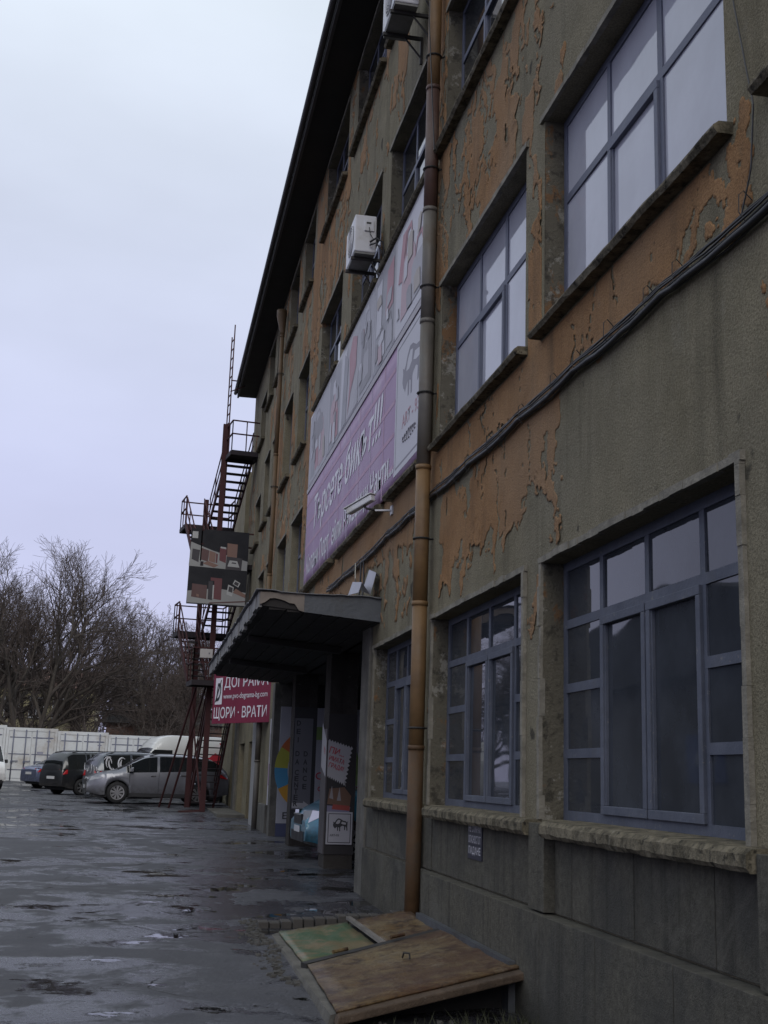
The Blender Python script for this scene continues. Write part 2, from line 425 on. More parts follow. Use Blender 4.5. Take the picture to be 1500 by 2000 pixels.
# ------------------------------------------------------------------ ground
GY = [-40, 9, 17, 34, 41, 52, 62, 75, 100, 4000]
GZ = [-1.74, -1.69, -1.55, -1.34, -1.25, -1.06, -.72, -.62, -.6, -.6]
def smooth(a, b, x):
    t = np.clip((np.asarray(x, float)-a)/(b-a), 0, 1); return t*t*(3-2*t)
def G(x, y):
    z = np.interp(y, GY, GZ)
    return z - .038*np.clip(np.asarray(x)+8, -6, 14)*smooth(46, 60, y)
def fbm(shape, cells, octaves=5, gain=.5, seed=0):
    """value noise on a grid of shape, with cells=(cy,cx) cells of the first octave"""
    r = np.random.default_rng(seed); out = np.zeros(shape); amp = 1; tot = 0
    cy, cx = cells
    for o in range(octaves):
        ny, nx = int(math.ceil(cy))+3, int(math.ceil(cx))+3
        g = r.random((ny, nx))
        yy = np.linspace(0, cy, shape[0]); xx = np.linspace(0, cx, shape[1])
        iy = yy.astype(int); ix = xx.astype(int)
        fy = (yy-iy); fx = (xx-ix); fy = fy*fy*(3-2*fy); fx = fx*fx*(3-2*fx)
        a = g[np.ix_(iy, ix)]; b = g[np.ix_(iy, ix+1)]; c = g[np.ix_(iy+1, ix)]; d = g[np.ix_(iy+1, ix+1)]
        out += amp*((a*(1-fx)+b*fx)*(1-fy)[:, None] + (c*(1-fx)+d*fx)*fy[:, None])
        tot += amp; amp *= gain; cy *= 2; cx *= 2
    return out/tot

def grid_sheet(name, xs, ys, zf, mat, parent=None, smooth_=True):
    X, Y = np.meshgrid(xs, ys)
    Z = zf(X, Y)
    v = np.stack([X, Y, Z], -1).reshape(-1, 3)
    nx, ny = len(xs), len(ys)
    i = (np.arange(ny-1)[:, None]*nx + np.arange(nx-1)[None, :]).ravel()
    return fast_mesh(name, v, np.stack([i, i+1, i+nx+1, i+nx], -1), mat, parent, smooth_)

xs = np.unique(np.concatenate([np.linspace(-3000, -60, 12), np.linspace(-60, -14, 16), np.arange(-14, 6.01, .12), np.linspace(6, 60, 14), np.linspace(60, 3000, 12)]))
ys = np.unique(np.concatenate([np.linspace(-60, 3, 12), np.arange(3, 40, .12), np.arange(40, 70, .5), np.linspace(70, 200, 25), np.linspace(200, 4000, 14)]))
und = fbm((len(ys), len(xs)), (44, 22), 4, .5, 3)
def gz(X, Y):
    near = smooth(70, 45, Y)*smooth(3.0, 2.3, X)
    return G(X, Y) + (und-.5)*.05*near
ground = grid_sheet('ground', xs, ys, gz, MAT['asphalt'])
tag(ground, kind='structure')

# ------------------------------------------------------------------ factory building
XF = 3.0
B = thing('factory_building', 'long four storey factory with peeling ochre paint on grey render along the wet yard', 'building', (3.0, 20, -1.5))
OPEN = []          # (kind, y0, y1, z0, z1)
for y0, y1 in ((5.75, 9.03), (9.50, 12.78), (13.55, 16.20)): OPEN.append(('G', y0, y1, -.28, 1.69))
for y0, y1 in ((1.95, 5.22), (5.77, 9.02), (9.54, 12.70)): OPEN.append(('F', y0, y1, 3.66, 5.55))
for y0, y1 in ((25.35, 27.3), (28.45, 30.3), (31.7, 33.2), (34.0, 35.6)): OPEN.append(('f', y0, y1, 3.66, 5.6))
for y0, y1 in ((9.54, 12.7), (13.25, 16.18), (16.9, 19.6), (20.75, 23.45)): OPEN.append(('S', y0, y1, 7.36, 9.12))
for y0, y1 in ((25.35, 27.2), (28.45, 30.2), (31.7, 33.2), (34.0, 35.5)): OPEN.append(('f', y0, y1, 7.1, 9.15))
for y0, y1 in ((13.3, 16.25), (16.95, 19.7), (20.75, 23.5)): OPEN.append(('S', y0, y1, 11.12, 12.65))
for y0, y1 in ((25.4, 27.2), (28.3, 30.2), (31.6, 33.2), (34.0, 35.7)): OPEN.append(('f', y0, y1, 10.9, 12.6))
OPEN += [('f', 36.5, 38.2, 6.9, 8.38), ('f', 36.3, 38.0, 10.2, 11.65)]
OPEN += [('porch', 17.0, 28.3, -3.0, 2.04), ('door', 34.1, 35.9, -3.0, .85), ('door', 37.4, 39.4, -3.0, .85)]
YA, YB, ZA, ZB = -6.0, 41.0, -3.0, 12.86

def wall_sheet(mb, x, y0, y1, z0, z1, ops):
    yb = sorted({y0, y1} | {v for o in ops for v in (o[1], o[2]) if y0 < v < y1})
    zb = sorted({z0, z1} | {v for o in ops for v in (o[3], o[4]) if z0 < v < z1})
    for i in range(len(yb)-1):
        for j in range(len(zb)-1):
            cy, cz = (yb[i]+yb[i+1])/2, (zb[j]+zb[j+1])/2
            if any(o[1] < cy < o[2] and o[3] < cz < o[4] for o in ops): continue
            mb.add([(x,yb[i],zb[j]),(x,yb[i],zb[j+1]),(x,yb[i+1],zb[j+1]),(x,yb[i+1],zb[j])], [(0,1,2,3)])
wm = MB()
wall_sheet(wm, XF, YA, YB, ZA, ZB, OPEN)
for k, y0, y1, z0, z1 in OPEN:
    d = XF+.26
    (MB() if k in 'GFS' else wm).add([(XF,y1,z0),(XF,y1,z1),(d,y1,z1),(d,y1,z0)], [(0,1,2,3)])
    wm.add([(XF,y0,z0),(d,y0,z0),(d,y0,z1),(XF,y0,z1)], [(0,1,2,3)])
    wm.add([(XF,y0,z1),(d,y0,z1),(d,y1,z1),(XF,y1,z1)], [(0,1,2,3)])
    if z0 > -2: wm.add([(XF,y0,z0),(XF,y1,z0),(d,y1,z0),(d,y0,z0)], [(0,1,2,3)])
# gable end at the far side, back, top
wm.add([(XF,YB,ZA),(XF,YB,ZB),(16,YB,ZB),(16,YB,ZA)], [(0,1,2,3)])
wm.add([(XF,YA,ZA),(16,YA,ZA),(16,YA,ZB),(XF,YA,ZB)], [(0,1,2,3)])
wm.add([(16,YA,ZA),(16,YB,ZA),(16,YB,ZB),(16,YA,ZB)], [(0,1,2,3)])
wm.build('wall', MAT['wall'], B)
# room behind the panes, so that nothing shines through
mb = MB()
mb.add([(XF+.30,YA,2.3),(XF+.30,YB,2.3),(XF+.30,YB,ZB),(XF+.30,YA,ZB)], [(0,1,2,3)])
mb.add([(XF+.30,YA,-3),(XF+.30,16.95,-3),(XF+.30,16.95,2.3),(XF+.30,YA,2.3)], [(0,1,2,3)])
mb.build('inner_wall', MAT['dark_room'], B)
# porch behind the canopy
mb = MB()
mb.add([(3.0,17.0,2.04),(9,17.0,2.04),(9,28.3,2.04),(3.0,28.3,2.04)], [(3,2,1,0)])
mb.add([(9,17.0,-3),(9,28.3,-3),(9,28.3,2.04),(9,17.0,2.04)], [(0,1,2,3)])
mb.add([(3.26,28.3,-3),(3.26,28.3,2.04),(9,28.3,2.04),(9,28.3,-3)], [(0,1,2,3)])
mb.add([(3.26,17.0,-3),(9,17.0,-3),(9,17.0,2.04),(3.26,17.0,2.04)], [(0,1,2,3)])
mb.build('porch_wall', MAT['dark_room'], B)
for ya, yb in ((20.35, 20.95), (25.3, 25.85)):
    MB().box(3.02, 3.5, ya, yb, -3, 2.05).build('column', MAT['column'], B, bevel=.01)
MB().box(2.96, 3.3, 16.42, 17.02, -3, 2.2).build('pier', MAT['concrete'], B, bevel=.012)
MB().box(2.9, 3.3, 28.28, 28.72, -3, 2.05).build('pier', MAT['concrete'], B, bevel=.012)

# --- paint layer: a real thin coat with ragged, lifted edges
def paint_density(Y, Z):
    d = np.full(Y.shape, -.12)
    def band(z0, z1, y0, y1, amt, s=.25, sy=.8):
        return amt*smooth(z0-s, z0+s, Z)*smooth(z1+s, z1-s, Z)*smooth(y0-sy, y0+sy, Y)*smooth(y1+sy, y1-sy, Y)
    d += band(3.02, 3.75, 5.6, 9.2, .50, .10, .12)          # below the first floor sills
    d += band(3.10, 3.75, 9.1, 26, .42, .05, .15) + .42*smooth(12.9, 13.4, Y)*smooth(26, 25, Y)*smooth(2.75, 2.95, Z)*smooth(3.2, 3.1, Z)
    d += .40*smooth(-.3, .9, (Y-8.35)-(3.0-Z)*1.75)*smooth(3.1, 2.95, Z)*smooth(13.1, 12.4, Y)*smooth(1.2, 2.7, Z)                # ragged runs hanging below the cables
    d -= band(-3, 2.1, 0, 17, .16, .5)
    d -= .16*smooth(.3, -.5, (Y-8.35)-(3.0-Z)*1.75)*smooth(3.05, 2.9, Z)
    d += band(1.8, 2.75, 4.5, 5.75, .42, .25, .25) + band(4.2, 5.2, 4.9, 5.6, .30, .3, .2)
    d += band(3.4, 6.0, 9.0, 9.55, .10, .3, .15)
    d += band(3.6, 6.0, 4.9, 5.8, .05, .3, .2)
    d += band(5.6, 7.4, 5, 13.2, .025, .15)
    d += band(9.0, 11.2, 12, 24.5, .045, .2)
    d += band(5.5, 13, 24.0, 25.0, .25, .3, .2)
    d += band(2.4, 13, 25, 41, .08, .4)
    d += band(8.8, 13, 12.9, 13.4, .3, .2, .15)
    d -= band(2.3, 12.9, 36, 41, .18, .3)
    d -= band(-3, 3.0, 13, 17, .02, .2)
    return d
def paint_patch(y0, y1, z0, z1, h, seed):
    ny, nz = int((y1-y0)/h)+1, int((z1-z0)/h)+1
    ys_, zs_ = np.linspace(y0, y1, ny), np.linspace(z0, z1, nz)
    Yg, Zg = np.meshgrid(ys_, zs_, indexing='ij')
    n1 = fbm((ny, nz), ((y1-y0)*1.15, (z1-z0)*.62), 6, .56, seed)
    n2 = fbm((ny, nz), ((y1-y0)*3.9, (z1-z0)*1.35), 5, .62, seed+1)
    n3 = fbm((ny, nz), ((y1-y0)*1.3, (z1-z0)*.55), 4, .6, seed+2); n4 = fbm((ny, nz), ((y1-y0)*.8, (z1-z0)*.8), 3, .5, seed+3)
    n5 = fbm((ny, nz), ((y1-y0)*9, (z1-z0)*5.5), 3, .6, seed+8)
    f = paint_density(Yg, Zg) + (n5-.5)*.42 + (n1-.5)*1.15 + (n2-.5)*.85 - .75*np.exp(-((n3-.5)/.0055)**2)*(n4 > .50)
    wy = (fbm((ny, nz), ((y1-y0)*2.3, (z1-z0)*2.3), 5, .6, seed+21)-.5)*.62; wz = (fbm((ny, nz), ((y1-y0)*2.1, (z1-z0)*2.1), 5, .6, seed+22)-.5)*.62
    iy = np.clip(np.arange(ny)[:,None]+wy/h, 0, ny-1.001); iz = np.clip(np.arange(nz)[None,:]+wz/h, 0, nz-1.001)
    a0, b0 = iy.astype(int), iz.astype(int); fy, fz = iy-a0, iz-b0
    raw = f; f = (raw[a0,b0]*(1-fy)+raw[a0+1,b0]*fy)*(1-fz)+(raw[a0,b0+1]*(1-fy)+raw[a0+1,b0+1]*fy)*fz
    gy, gzz = np.gradient(f, h, h)
    g2 = gy*gy+gzz*gzz+1e-9
    near = np.abs(f)/np.sqrt(g2) < .72*h
    sy = np.where(near, np.clip(-f*gy/g2, -.7*h, .7*h), 0); sz = np.where(near, np.clip(-f*gzz/g2, -.7*h, .7*h), 0)
    Yv, Zv = Yg+sy, Zg+sz
    fv = np.where(near, 0.0, f)
    c4 = np.stack([fv[:-1,:-1], fv[1:,:-1], fv[1:,1:], fv[:-1,1:]], 0)
    keep = (c4.min(0) >= -1e-9) & (c4.sum(0) > 0)
    cy = (ys_[:-1]+ys_[1:])/2; cz = (zs_[:-1]+zs_[1:])/2
    CY, CZ = np.meshgrid(cy, cz, indexing='ij')
    for k, a, b, c, d in OPEN:
        m = .02 if k in 'fS' else .085
        keep &= ~((CY > a-m) & (CY < b+m) & (CZ > c-.1) & (CZ < d+m))
    edge = np.clip(1-np.abs(f)/np.sqrt(g2)/.07, 0, 1)
    curl = np.clip(fbm((ny, nz), ((y1-y0)*2.2, (z1-z0)*1.6), 3, .5, seed+5)-.52, 0, 1)*.045*edge**1.5
    Xv = XF - .0035 - curl
    idx = np.arange(ny*nz).reshape(ny, nz)
    q = np.stack([idx[:-1,:-1], idx[:-1,1:], idx[1:,1:], idx[1:,:-1]], -1)[keep]
    v = np.stack([Xv, Yv, Zv], -1).reshape(-1, 3)
    # edge walls: directed edges used once
    E_ = np.concatenate([q[:, [0,1]], q[:, [1,2]], q[:, [2,3]], q[:, [3,0]]])
    key = np.minimum(E_[:,0], E_[:,1]).astype(np.int64)*(ny*nz)+np.maximum(E_[:,0], E_[:,1])
    u, inv, cnt = np.unique(key, return_inverse=True, return_counts=True)
    be = E_[cnt[inv] == 1]
    back = v.copy(); back[:,0] = np.minimum(XF-.0005, back[:,0]+.003)
    n = len(v)
    qe = np.stack([be[:,1], be[:,0], be[:,0]+n, be[:,1]+n], -1)
    allv = np.concatenate([v, back]); allq = np.concatenate([q, qe])
    used = np.unique(allq); remap = np.zeros(len(allv), np.int64); remap[used] = np.arange(len(used))
    return allv[used], remap[allq]
pv, pf, off = [], [], 0
for a in ((1.8, 13.6, -.2, 9.9, .018, 11), (13.6, 25.6, 1.9, 12.8, .042, 31), (25.6, 40.9, 1.9, 12.8, .07, 51)):
    v, f = paint_patch(*a); pv.append(v); pf.append(f+off); off += len(v)
pl = fast_mesh('paint_layer', np.concatenate(pv), np.concatenate(pf), MAT['ochre'], B)
tag(pl, kind='stuff')

# --- windows
def ragged_bar(mb, axis, a, b, fixed, size, step=.22, jit=.012):
    """bar of short blocks with uneven faces; axis 'y' or 'z'; fixed=(x0,x1,other0,other1)"""
    x0, x1, o0, o1 = fixed; t = a
    while t < b-1e-6:
        u = min(b, t+step*random.uniform(.5, 1.5))
        j = [random.uniform(-jit, jit) for _ in range(3)]
        if axis == 'y': mb.box(x0+j[0], x1, t, u-.0015, o0+j[1]*.5, o1+j[2])
        else: mb.box(x0+j[0], x1, o0+j[1]*.5, o1+j[2], t, u-.0015)
        t = u
def rough_slab(x0, x1, y0, y1, z0, z1, name, mat, parent, n=36, jit=.02):
    """a stone slab whose front and lower edges are worn uneven"""
    mb = MB(); vs = []; fs = []
    J = np.array([[random.uniform(-jit, jit)*1.6 for _ in range(6)] for _ in range(n+1)])
    J = J*.35+.65*np.stack([np.convolve(np.pad(J[:,q], 2, 'edge'), [.15,.2,.3,.2,.15], 'valid') for q in range(6)], 1)*1.6
    for i in range(n+1):
        y = y0+(y1-y0)*i/n
        j = J[i]
        end = 1 if 0 < i < n else .3
        prof = [(x1, z0), (x0+.02+abs(j[0])*end, z0+j[1]*.6*end), (x0+j[2]*.6*end, z0+.025+abs(j[3])*end), (x0+j[2]*.5*end, z1-.025-abs(j[4])*.6*end), (x0+.03+abs(j[5])*.5, z1), (x1, z1+.012)]
        vs += [(p[0], y, p[1]) for p in prof]
    k = 6
    for i in range(n):
        for j in range(k):
            fs.append((i*k+j, i*k+(j+1)%k, (i+1)*k+(j+1)%k, (i+1)*k+j))
    fs += [tuple(range(k))[::-1], tuple(n*k+j for j in range(k))]
    mb.add(vs, fs)
    return mb.build(name, mat, parent)

XW = 3.17
def pane(parent, y0, y1, z0, z1, mat, x=XW+.014):
    tilt = random.uniform(-.0035, .0035); t2 = random.uniform(-.003, .003)
    v = [(x+t2,y0,z0),(x+.006,y0,z0),(x+.006,y1,z0),(x-t2,y1,z0),(x+tilt+t2,y0,z1),(x+.006+tilt,y0,z1),(x+.006+tilt,y1,z1),(x+tilt-t2,y1,z1)]
    MB().hexa(v).build('pane', mat, parent)
def window(kind, y0, y1, z0, z1):
    fm = MAT['blue_frame'] if kind == 'G' else (MAT['grey_frame'])
    bw = .034                       # half bar width
    mb = MB()
    def hb(z, ya, yb, w=bw, x0=XW, x1=XW+.065): mb.box(x0, x1, ya, yb, z-w, z+w)
    def vb(y, za, zb, w=bw, x0=XW+.001, x1=XW+.064): mb.box(x0, x1, y-w, y+w, za, zb)
    if kind == 'G':
        nrow, ncol = 4, 4
        yc = [y1 + (y0-y1)*i/4 for i in range(5)]
        zc = [z1 + (z0-z1)*i/4 for i in range(5)]
    elif kind == 'F':
        yc = [y1, y1-1.03, y1-1.98, y0-.0]; zc = [z1, 4.80, z0]
    elif kind == 'S':
        W_ = y1-y0; yc = [y1, y1-W_*.33, y1-W_*.64, y0]; zc = [z1, z0+(z1-z0)*.6, z0]
    else:
        yc = [y1, (y0+y1)/2, y0]; zc = [z1, z0+(z1-z0)*.6, z0]
    for z in (z1-.036, z0+.036): hb(z, y0, y1, .036)
    for y in (y0+.036, y1-.036): vb(y, z0, z1, .036)
    glass = MAT['glass_dusty'] if kind == 'G' else (MAT['glass_curtain'] if kind == 'F' else MAT['glass'])
    todo = []
    if kind == 'G':
        hb(zc[1], y0, y1)
        for i in (1, 2, 3): vb(yc[i], z0, z1)
        for i in (2, 3):
            hb(zc[i], yc[1], y1); hb(zc[i], y0, yc[3])
        for i in range(4): todo.append((yc[i+1], yc[i], zc[1], zc[0]))
        for c in (0, 3):
            for r in (1, 2, 3): todo.append((yc[c+1], yc[c], zc[r+1], zc[r]))
    else:
        for z in zc[1:-1]: hb(z, y0, y1)
        for y in yc[1:-1]: vb(y, z0, z1, .04 if y == yc[2] else .03)
        for i in range(len(yc)-1):
            for j in range(len(zc)-1): todo.append((yc[i+1], yc[i], zc[j+1], zc[j]))
    wo_ = mb.build('window', fm, B)
    if kind in 'GFS': MB().box(XF+.003, XF+.26, y1-.002, y1+.01, z0, z1).build('reveal', MAT['reveal'], wo_)
    for a, b, c, d in todo:
        pane(wo_, a+.015, b-.015, c+.015, d-.015, glass)
    # opening casements
    cas = []
    if kind == 'G': cas = [(yc[2], yc[1], z0+.07, zc[1]-.03), (yc[3], yc[2], z0+.07, zc[1]-.03)]
    elif kind in 'FS': cas = [(yc[2], yc[1], z0+.05, zc[1]-.03)]
    for a, b, c, d in cas:
        m = MB(); fw = .058; x0, x1 = XW-.022, XW+.02
        a += .012; b -= .012
        m.box(x0, x1, a, b, c, c+fw); m.box(x0, x1, a, b, d-fw, d)
        m.box(x0+.001, x1, a, a+fw, c+fw, d-fw); m.box(x0+.001, x1, b-fw, b, c+fw, d-fw)
        m.box(x0+.014, x1, a+fw, a+fw+.014, c+fw, d-fw); m.box(x0+.014, x1, b-fw-.014, b-fw, c+fw, d-fw)
        m.build('casement', fm, wo_, bevel=.004)
        if kind == 'G': pane(wo_, a+fw-.005, b-fw+.005, c+fw-.005, d-fw+.005, glass, XW+.012)
    # surround and sill
    s = MB(); pr = XF-.028
    if kind in 'GF':
        ragged_bar(s, 'y', y0-.07, y1+.07, (pr, XF+.02, z1, z1+.05), 0, .2, .007 if kind == 'G' else .003)
        if kind == 'G':
            ragged_bar(s, 'z', z0, z1, (pr, XF+.02, y0-.055, y0), 0, .3, .007)
            ragged_bar(s, 'z', z0, z1, (pr+.004, XF+.02, y1, y1+.05), 0, .3, .007)
    else:
        ragged_bar(s, 'y', y0-.06, y1+.06, (pr, XF+.02, z1, z1+.06), 0, .3, .003)
    s.build('surround', MAT['surround'], wo_)
    if kind == 'G':
        rough_slab(2.85, 3.2, *{5.75: (5.525, 8.66), 9.5: (9.05, 12.47), 13.55: (13.02, 15.92)}[y0], z0-.12, z0-.004, 'sill', MAT['sill'], wo_, 60, .007)
    else:
        rough_slab(2.88, 3.2, y0-.07, y1+(.09 if kind != 'S' else .3), z0-.075, z0-.004, 'sill', MAT['sill'], wo_, 24, .008)
    return wo_
for o in OPEN:
    if o[0] in 'GFSf': window(*o)
# lintel of the doorway windows already in; ledge course the big banner stands on
for y0, y1 in ((13.35, 15.35), (15.9, 19.95), (20.3, 24.3)):
    rough_slab(2.86, 3.02, y0, y1, 3.56, 3.645, 'ledge', MAT['sill'], B, 24, .012)
# --- plinth: stone slabs over a base course
def slab(y0, y1, z0, z1, x):
    MB().box(x, XF+.02, y0+.005, y1-.005, z0+.005, z1-.004).build('plinth_slab', MAT['plinth'], B, bevel=.004)
for a, b, x in ((2.0, 3.9, 2.893), (3.9, 5.515, 2.895), (5.52, 6.12, 2.975), (6.12, 7.20, 2.975), (7.20, 8.3, 2.975), (8.3, 8.66, 2.975), (8.67, 9.04, 2.895), (9.05, 10.2, 2.975), (10.2, 11.4, 2.975), (11.4, 12.5, 2.975),
                (12.51, 13.6, 2.968), (13.62, 15.0, 2.985), (15.0, 16.38, 2.985)):
    slab(a, b, -.925, -.30 if x < 2.9 else -.39, x)
for a, b in ((2.0, 3.7), (3.7, 5.2), (5.2, 6.39), (6.39, 7.55), (7.55, 8.65), (8.65, 9.9), (9.9, 11.15), (11.15, 12.42)):
    slab(a, b, -2.2, -.93, 2.855)
for a, b in ((12.44, 13.4), (13.4, 14.9), (14.9, 16.4)): slab(a, b, -2.2, -.93, 2.945)
# far ground floor: doors in their recesses
for y0, y1 in ((34.1, 35.9), (37.4, 39.4)):
    d = MB().box(3.2, 3.26, y0, y1, -3, .85).build('door', plain('old_door', (.10, .085, .07), .7, var=.3, scale=3), B)
    MB().box(3.17, 3.199, y0+.1, (y0+y1)/2-.05, -1.15, -.3).build('door_panel', MAT['dark_room'], d)
    MB().box(3.17, 3.199, (y0+y1)/2+.05, y1-.1, -1.15, -.3).build('door_panel', MAT['dark_room'], d)
    MB().box(3.17, 3.199, y0+.1, y1-.1, -.15, .7).build('door_light', MAT['glass_dusty'], d)
MB().box(2.86, 3.02, 32.2, 33.2, -3, 2.0).build('door_jamb', flat('white_board', (.30, .30, .30)), B, bevel=.01)
MB().box(2.9, 3.02, 29.3, 31.6, -3, -.75).build('plinth_block', MAT['concrete'], B, bevel=.02)
MB().box(2.93, 3.02, 40.0, 40.98, -3, 2.4).build('pier', MAT['concrete'], B, bevel=.02)
MB().box(2.2, 3.0, 36.0, 41.5, -1.6, float(G(2.5, 38.5))+.07).build('doorstep', MAT['concrete'], B, bevel=.02)
# annex behind the far corner
MB().box(3.05, 12, 43.8, 50, -3, 10.9).build('annex', MAT['wall'], B)
# --- eave
ev = MB()
ev.box(2.40, 16.5, YA, 40.95, 12.87, 12.99)
ev.build('eave_soffit', MAT['roof'], B)
MB().box(2.34, 2.399, YA, 40.97, 12.83, 13.05).build('fascia', MAT['fascia'], B)
MB().tube([(2.27, y, 12.97) for y in np.linspace(YA, 40.9, 9)], .062, 8).build('gutter', MAT['fascia'], B, True)
mb = MB()
mb.add([(2.3,YA,13.06),(2.3,41.0,13.06),(9,41.0,15.6),(9,YA,15.6)], [(0,3,2,1)])
mb.add([(16.6,YA,13.06),(16.6,41.0,13.06),(9,41.0,15.6),(9,YA,15.6)], [(0,1,2,3)])
mb.add([(2.4,41.0,13.0),(16.5,41.0,13.0),(9,41.0,15.6)], [(0,1,2)])
mb.build('roof', MAT['roof'], B)

# --- canopy over the loading entrance (fixed to the building)
CY0, CY1, CX = 15.92, 28.0, 1.40
mb = MB()
mb.hexa([(CX,CY0,2.16),(3.02,CY0,2.04),(3.02,CY1,2.04),(CX,CY1,2.16),(CX,CY0,2.30),(3.02,CY0,2.33),(3.02,CY1,2.33),(CX,CY1,2.30)])
for y in (): mb.hexa([(CX+.05,y,2.06),(3.0,y,1.93),(3.0,y+.14,1.93),(CX+.05,y+.14,2.06),(CX+.05,y,2.17),(3.0,y,2.05),(3.0,y+.14,2.05),(CX+.05,y+.14,2.17)])
can = mb.build('canopy', MAT['roof'], B)
for x_ in np.arange(1.5, 2.95, .24):
    zz = 2.16-.12*(x_-1.4)/1.62
    MB().box(x_, x_+.225, CY0+.02, CY1-.02, zz-.035+random.uniform(-.004,.004), zz-.003).build('soffit_board', MAT['roof'], can)
for y_ in (19.2, 23.4): MB().hexa([(1.5,y_,2.02),(3.0,y_,1.90),(3.0,y_+.16,1.90),(1.5,y_+.16,2.02),(1.5,y_,2.115),(3.0,y_,2.0),(3.0,y_+.16,2.0),(1.5,y_+.16,2.115)]).build('beam', MAT['roof'], can)
# near side fascia in two sheets, the outer one torn
mb = MB()
mb.hexa([(1.95,CY0-.03,2.10),(3.0,CY0-.03,2.02),(3.0,CY0-.004,2.02),(1.95,CY0-.004,2.10),(1.95,CY0-.03,2.335),(3.0,CY0-.03,2.36),(3.0,CY0-.004,2.36),(1.95,CY0-.004,2.335)])
mb.build('fascia_sheet', MAT['canopy_metal'], can)
mb = MB(); n = 9
top = [(1.37+.59*i/n, 2.335+.004*(i%3)) for i in range(n+1)]
bot = [(1.37+.59*i/n, b) for i, b in enumerate((2.17, 2.20, 2.255, 2.262, 2.25, 2.235, 2.205, 2.20, 2.115, 2.10))]
mb.prism(bot + top[::-1], (0, CY0-.034, 0), (1,0,0), (0,0,1), (0,.03,0))
mb.build('fascia_sheet', plain('torn_board', (.20, .17, .145), .8, var=.35, dirt=(.07, .06, .055)), can)
mb = MB()
random.seed(21)
y = CY0
while y < CY1-.01:
    u = min(CY1, y+random.uniform(.25, .7)); j = random.uniform(-.03, .03)
    mb.box(CX-.05+j*.4, CX-.001, y, u-.004, 2.12+random.uniform(-.04, .05), 2.34+j*.5)
    y = u
mb.build('edge_board', plain('flaking_edge', (.22, .215, .21), .8, var=.4, scale=8, dirt=(.10, .095, .09)), can)
X, Yg = np.linspace(CX-.09, 3.0, 26), np.linspace(CY0-.07, CY1, 90)
nn = fbm((90, 26), (40, 7), 4, .6, 77)
fo = grid_sheet('roofing_felt', X, Yg, lambda a, b: 2.345+.05*(nn-.5)+.04*smooth(CX+.35, CX, a)*(nn-.3), MAT['felt'], can, False)
md = fo.modifiers.new('thickness', 'SOLIDIFY'); md.thickness = .012; md.offset = 1

# ------------------------------------------------------------------ lettering and flat print
def lettering(body, org, ax, ay, width, cap, mat, parent, shear=0., bold=0., name='lettering', align='L'):
    c = bpy.data.curves.new('text', 'FONT'); c.body = body; c.shear = shear; c.offset = bold; c.resolution_u = 3
    c.align_x = 'CENTER' if align == 'C' else 'LEFT'; c.space_line = .9
    o = bpy.data.objects.new('text', c); COL.objects.link(o)
    bpy.context.view_layer.update()
    me = bpy.data.meshes.new_from_object(o.evaluated_get(bpy.context.evaluated_depsgraph_get()))
    bpy.data.objects.remove(o); bpy.data.curves.remove(c)
    n = len(me.vertices); co = np.zeros(n*3, np.float32); me.vertices.foreach_get('co', co); co = co.reshape(-1, 3)
    x0, x1 = co[:,0].min(), co[:,0].max()
    sx = width/(x1-x0); sy = cap/.70
    ax, ay, org = np.array(ax, float), np.array(ay, float), np.array(org, float)
    xx = (co[:,0]-x0)*sx - (width/2 if align == 'C' else 0)
    # overlapping strokes of a glyph must not lie in one plane: every island a hair further out
    ed = np.zeros(len(me.edges)*2, np.int32); me.edges.foreach_get('vertices', ed); ed = ed.reshape(-1, 2)
    lab = np.arange(n)
    while True:
        new = lab.copy(); np.minimum.at(new, ed[:,0], lab[ed[:,1]]); np.minimum.at(new, ed[:,1], lab[ed[:,0]]); new = new[new]
        if (new == lab).all(): break
        lab = new
    isl = np.unique(lab, return_inverse=True)[1]
    nr = np.cross(ax, ay); nr /= np.linalg.norm(nr)
    v = org + xx[:,None]*ax + (co[:,1]*sy)[:,None]*ay + (.00025*(isl % 5))[:,None]*nr
    me.vertices.foreach_set('co', v.astype(np.float32).ravel()); me.update()
    me.materials.clear(); me.materials.append(mat); me.name = name
    t = bpy.data.objects.new(name, me); COL.objects.link(t); attach(t, parent)
    return t
def prints(parent, org, ax, ay, nrm, items, name='print'):
    """items: (material, polygon); each polygon a flat print, every one a hair in front of the one before"""
    org, nrm = Vector(org), Vector(nrm)
    for i, (m, poly) in enumerate(items):
        mb = MB(); mb.ngon(poly, org + nrm*(.0002*(i+1)), ax, ay)
        mb.build(name, m, parent)
def rect(x0, y0, x1, y1, sk=0): return [(x0, y0), (x1, y0+sk), (x1, y1+sk), (x0, y1)]
BULL = [(.02,.46),(.05,.60),(.03,.72),(.10,.66),(.16,.70),(.24,.84),(.36,.95),(.50,.92),(.66,.80),(.84,.76),(.93,.68),(.99,.80),(.96,.62),(.95,.40),(.97,.12),(.90,.10),(.89,.30),(.83,.42),(.80,.14),(.74,.12),(.75,.38),(.66,.44),(.56,.40),(.50,.34),(.50,.05),(.44,.05),(.43,.30),(.36,.34),(.36,.08),(.30,.08),(.29,.36),(.22,.30),(.16,.22),(.12,.30),(.08,.32)]
BULL_LIGHT = [[(.20,.58),(.28,.76),(.38,.86),(.50,.82),(.46,.62),(.34,.55)], [(.54,.60),(.60,.72),(.76,.68),(.86,.64),(.84,.52),(.66,.54)]]
def bull(parent, org, ax, ay, nrm, x, y, sx, sy, ink, paper):
    it = [(ink, [(x+a*sx, y+b*sy) for a, b in BULL])] + [(paper, [(x+a*sx, y+b*sy) for a, b in p]) for p in BULL_LIGHT]
    prints(parent, org, ax, ay, nrm, it, 'bull_emblem')

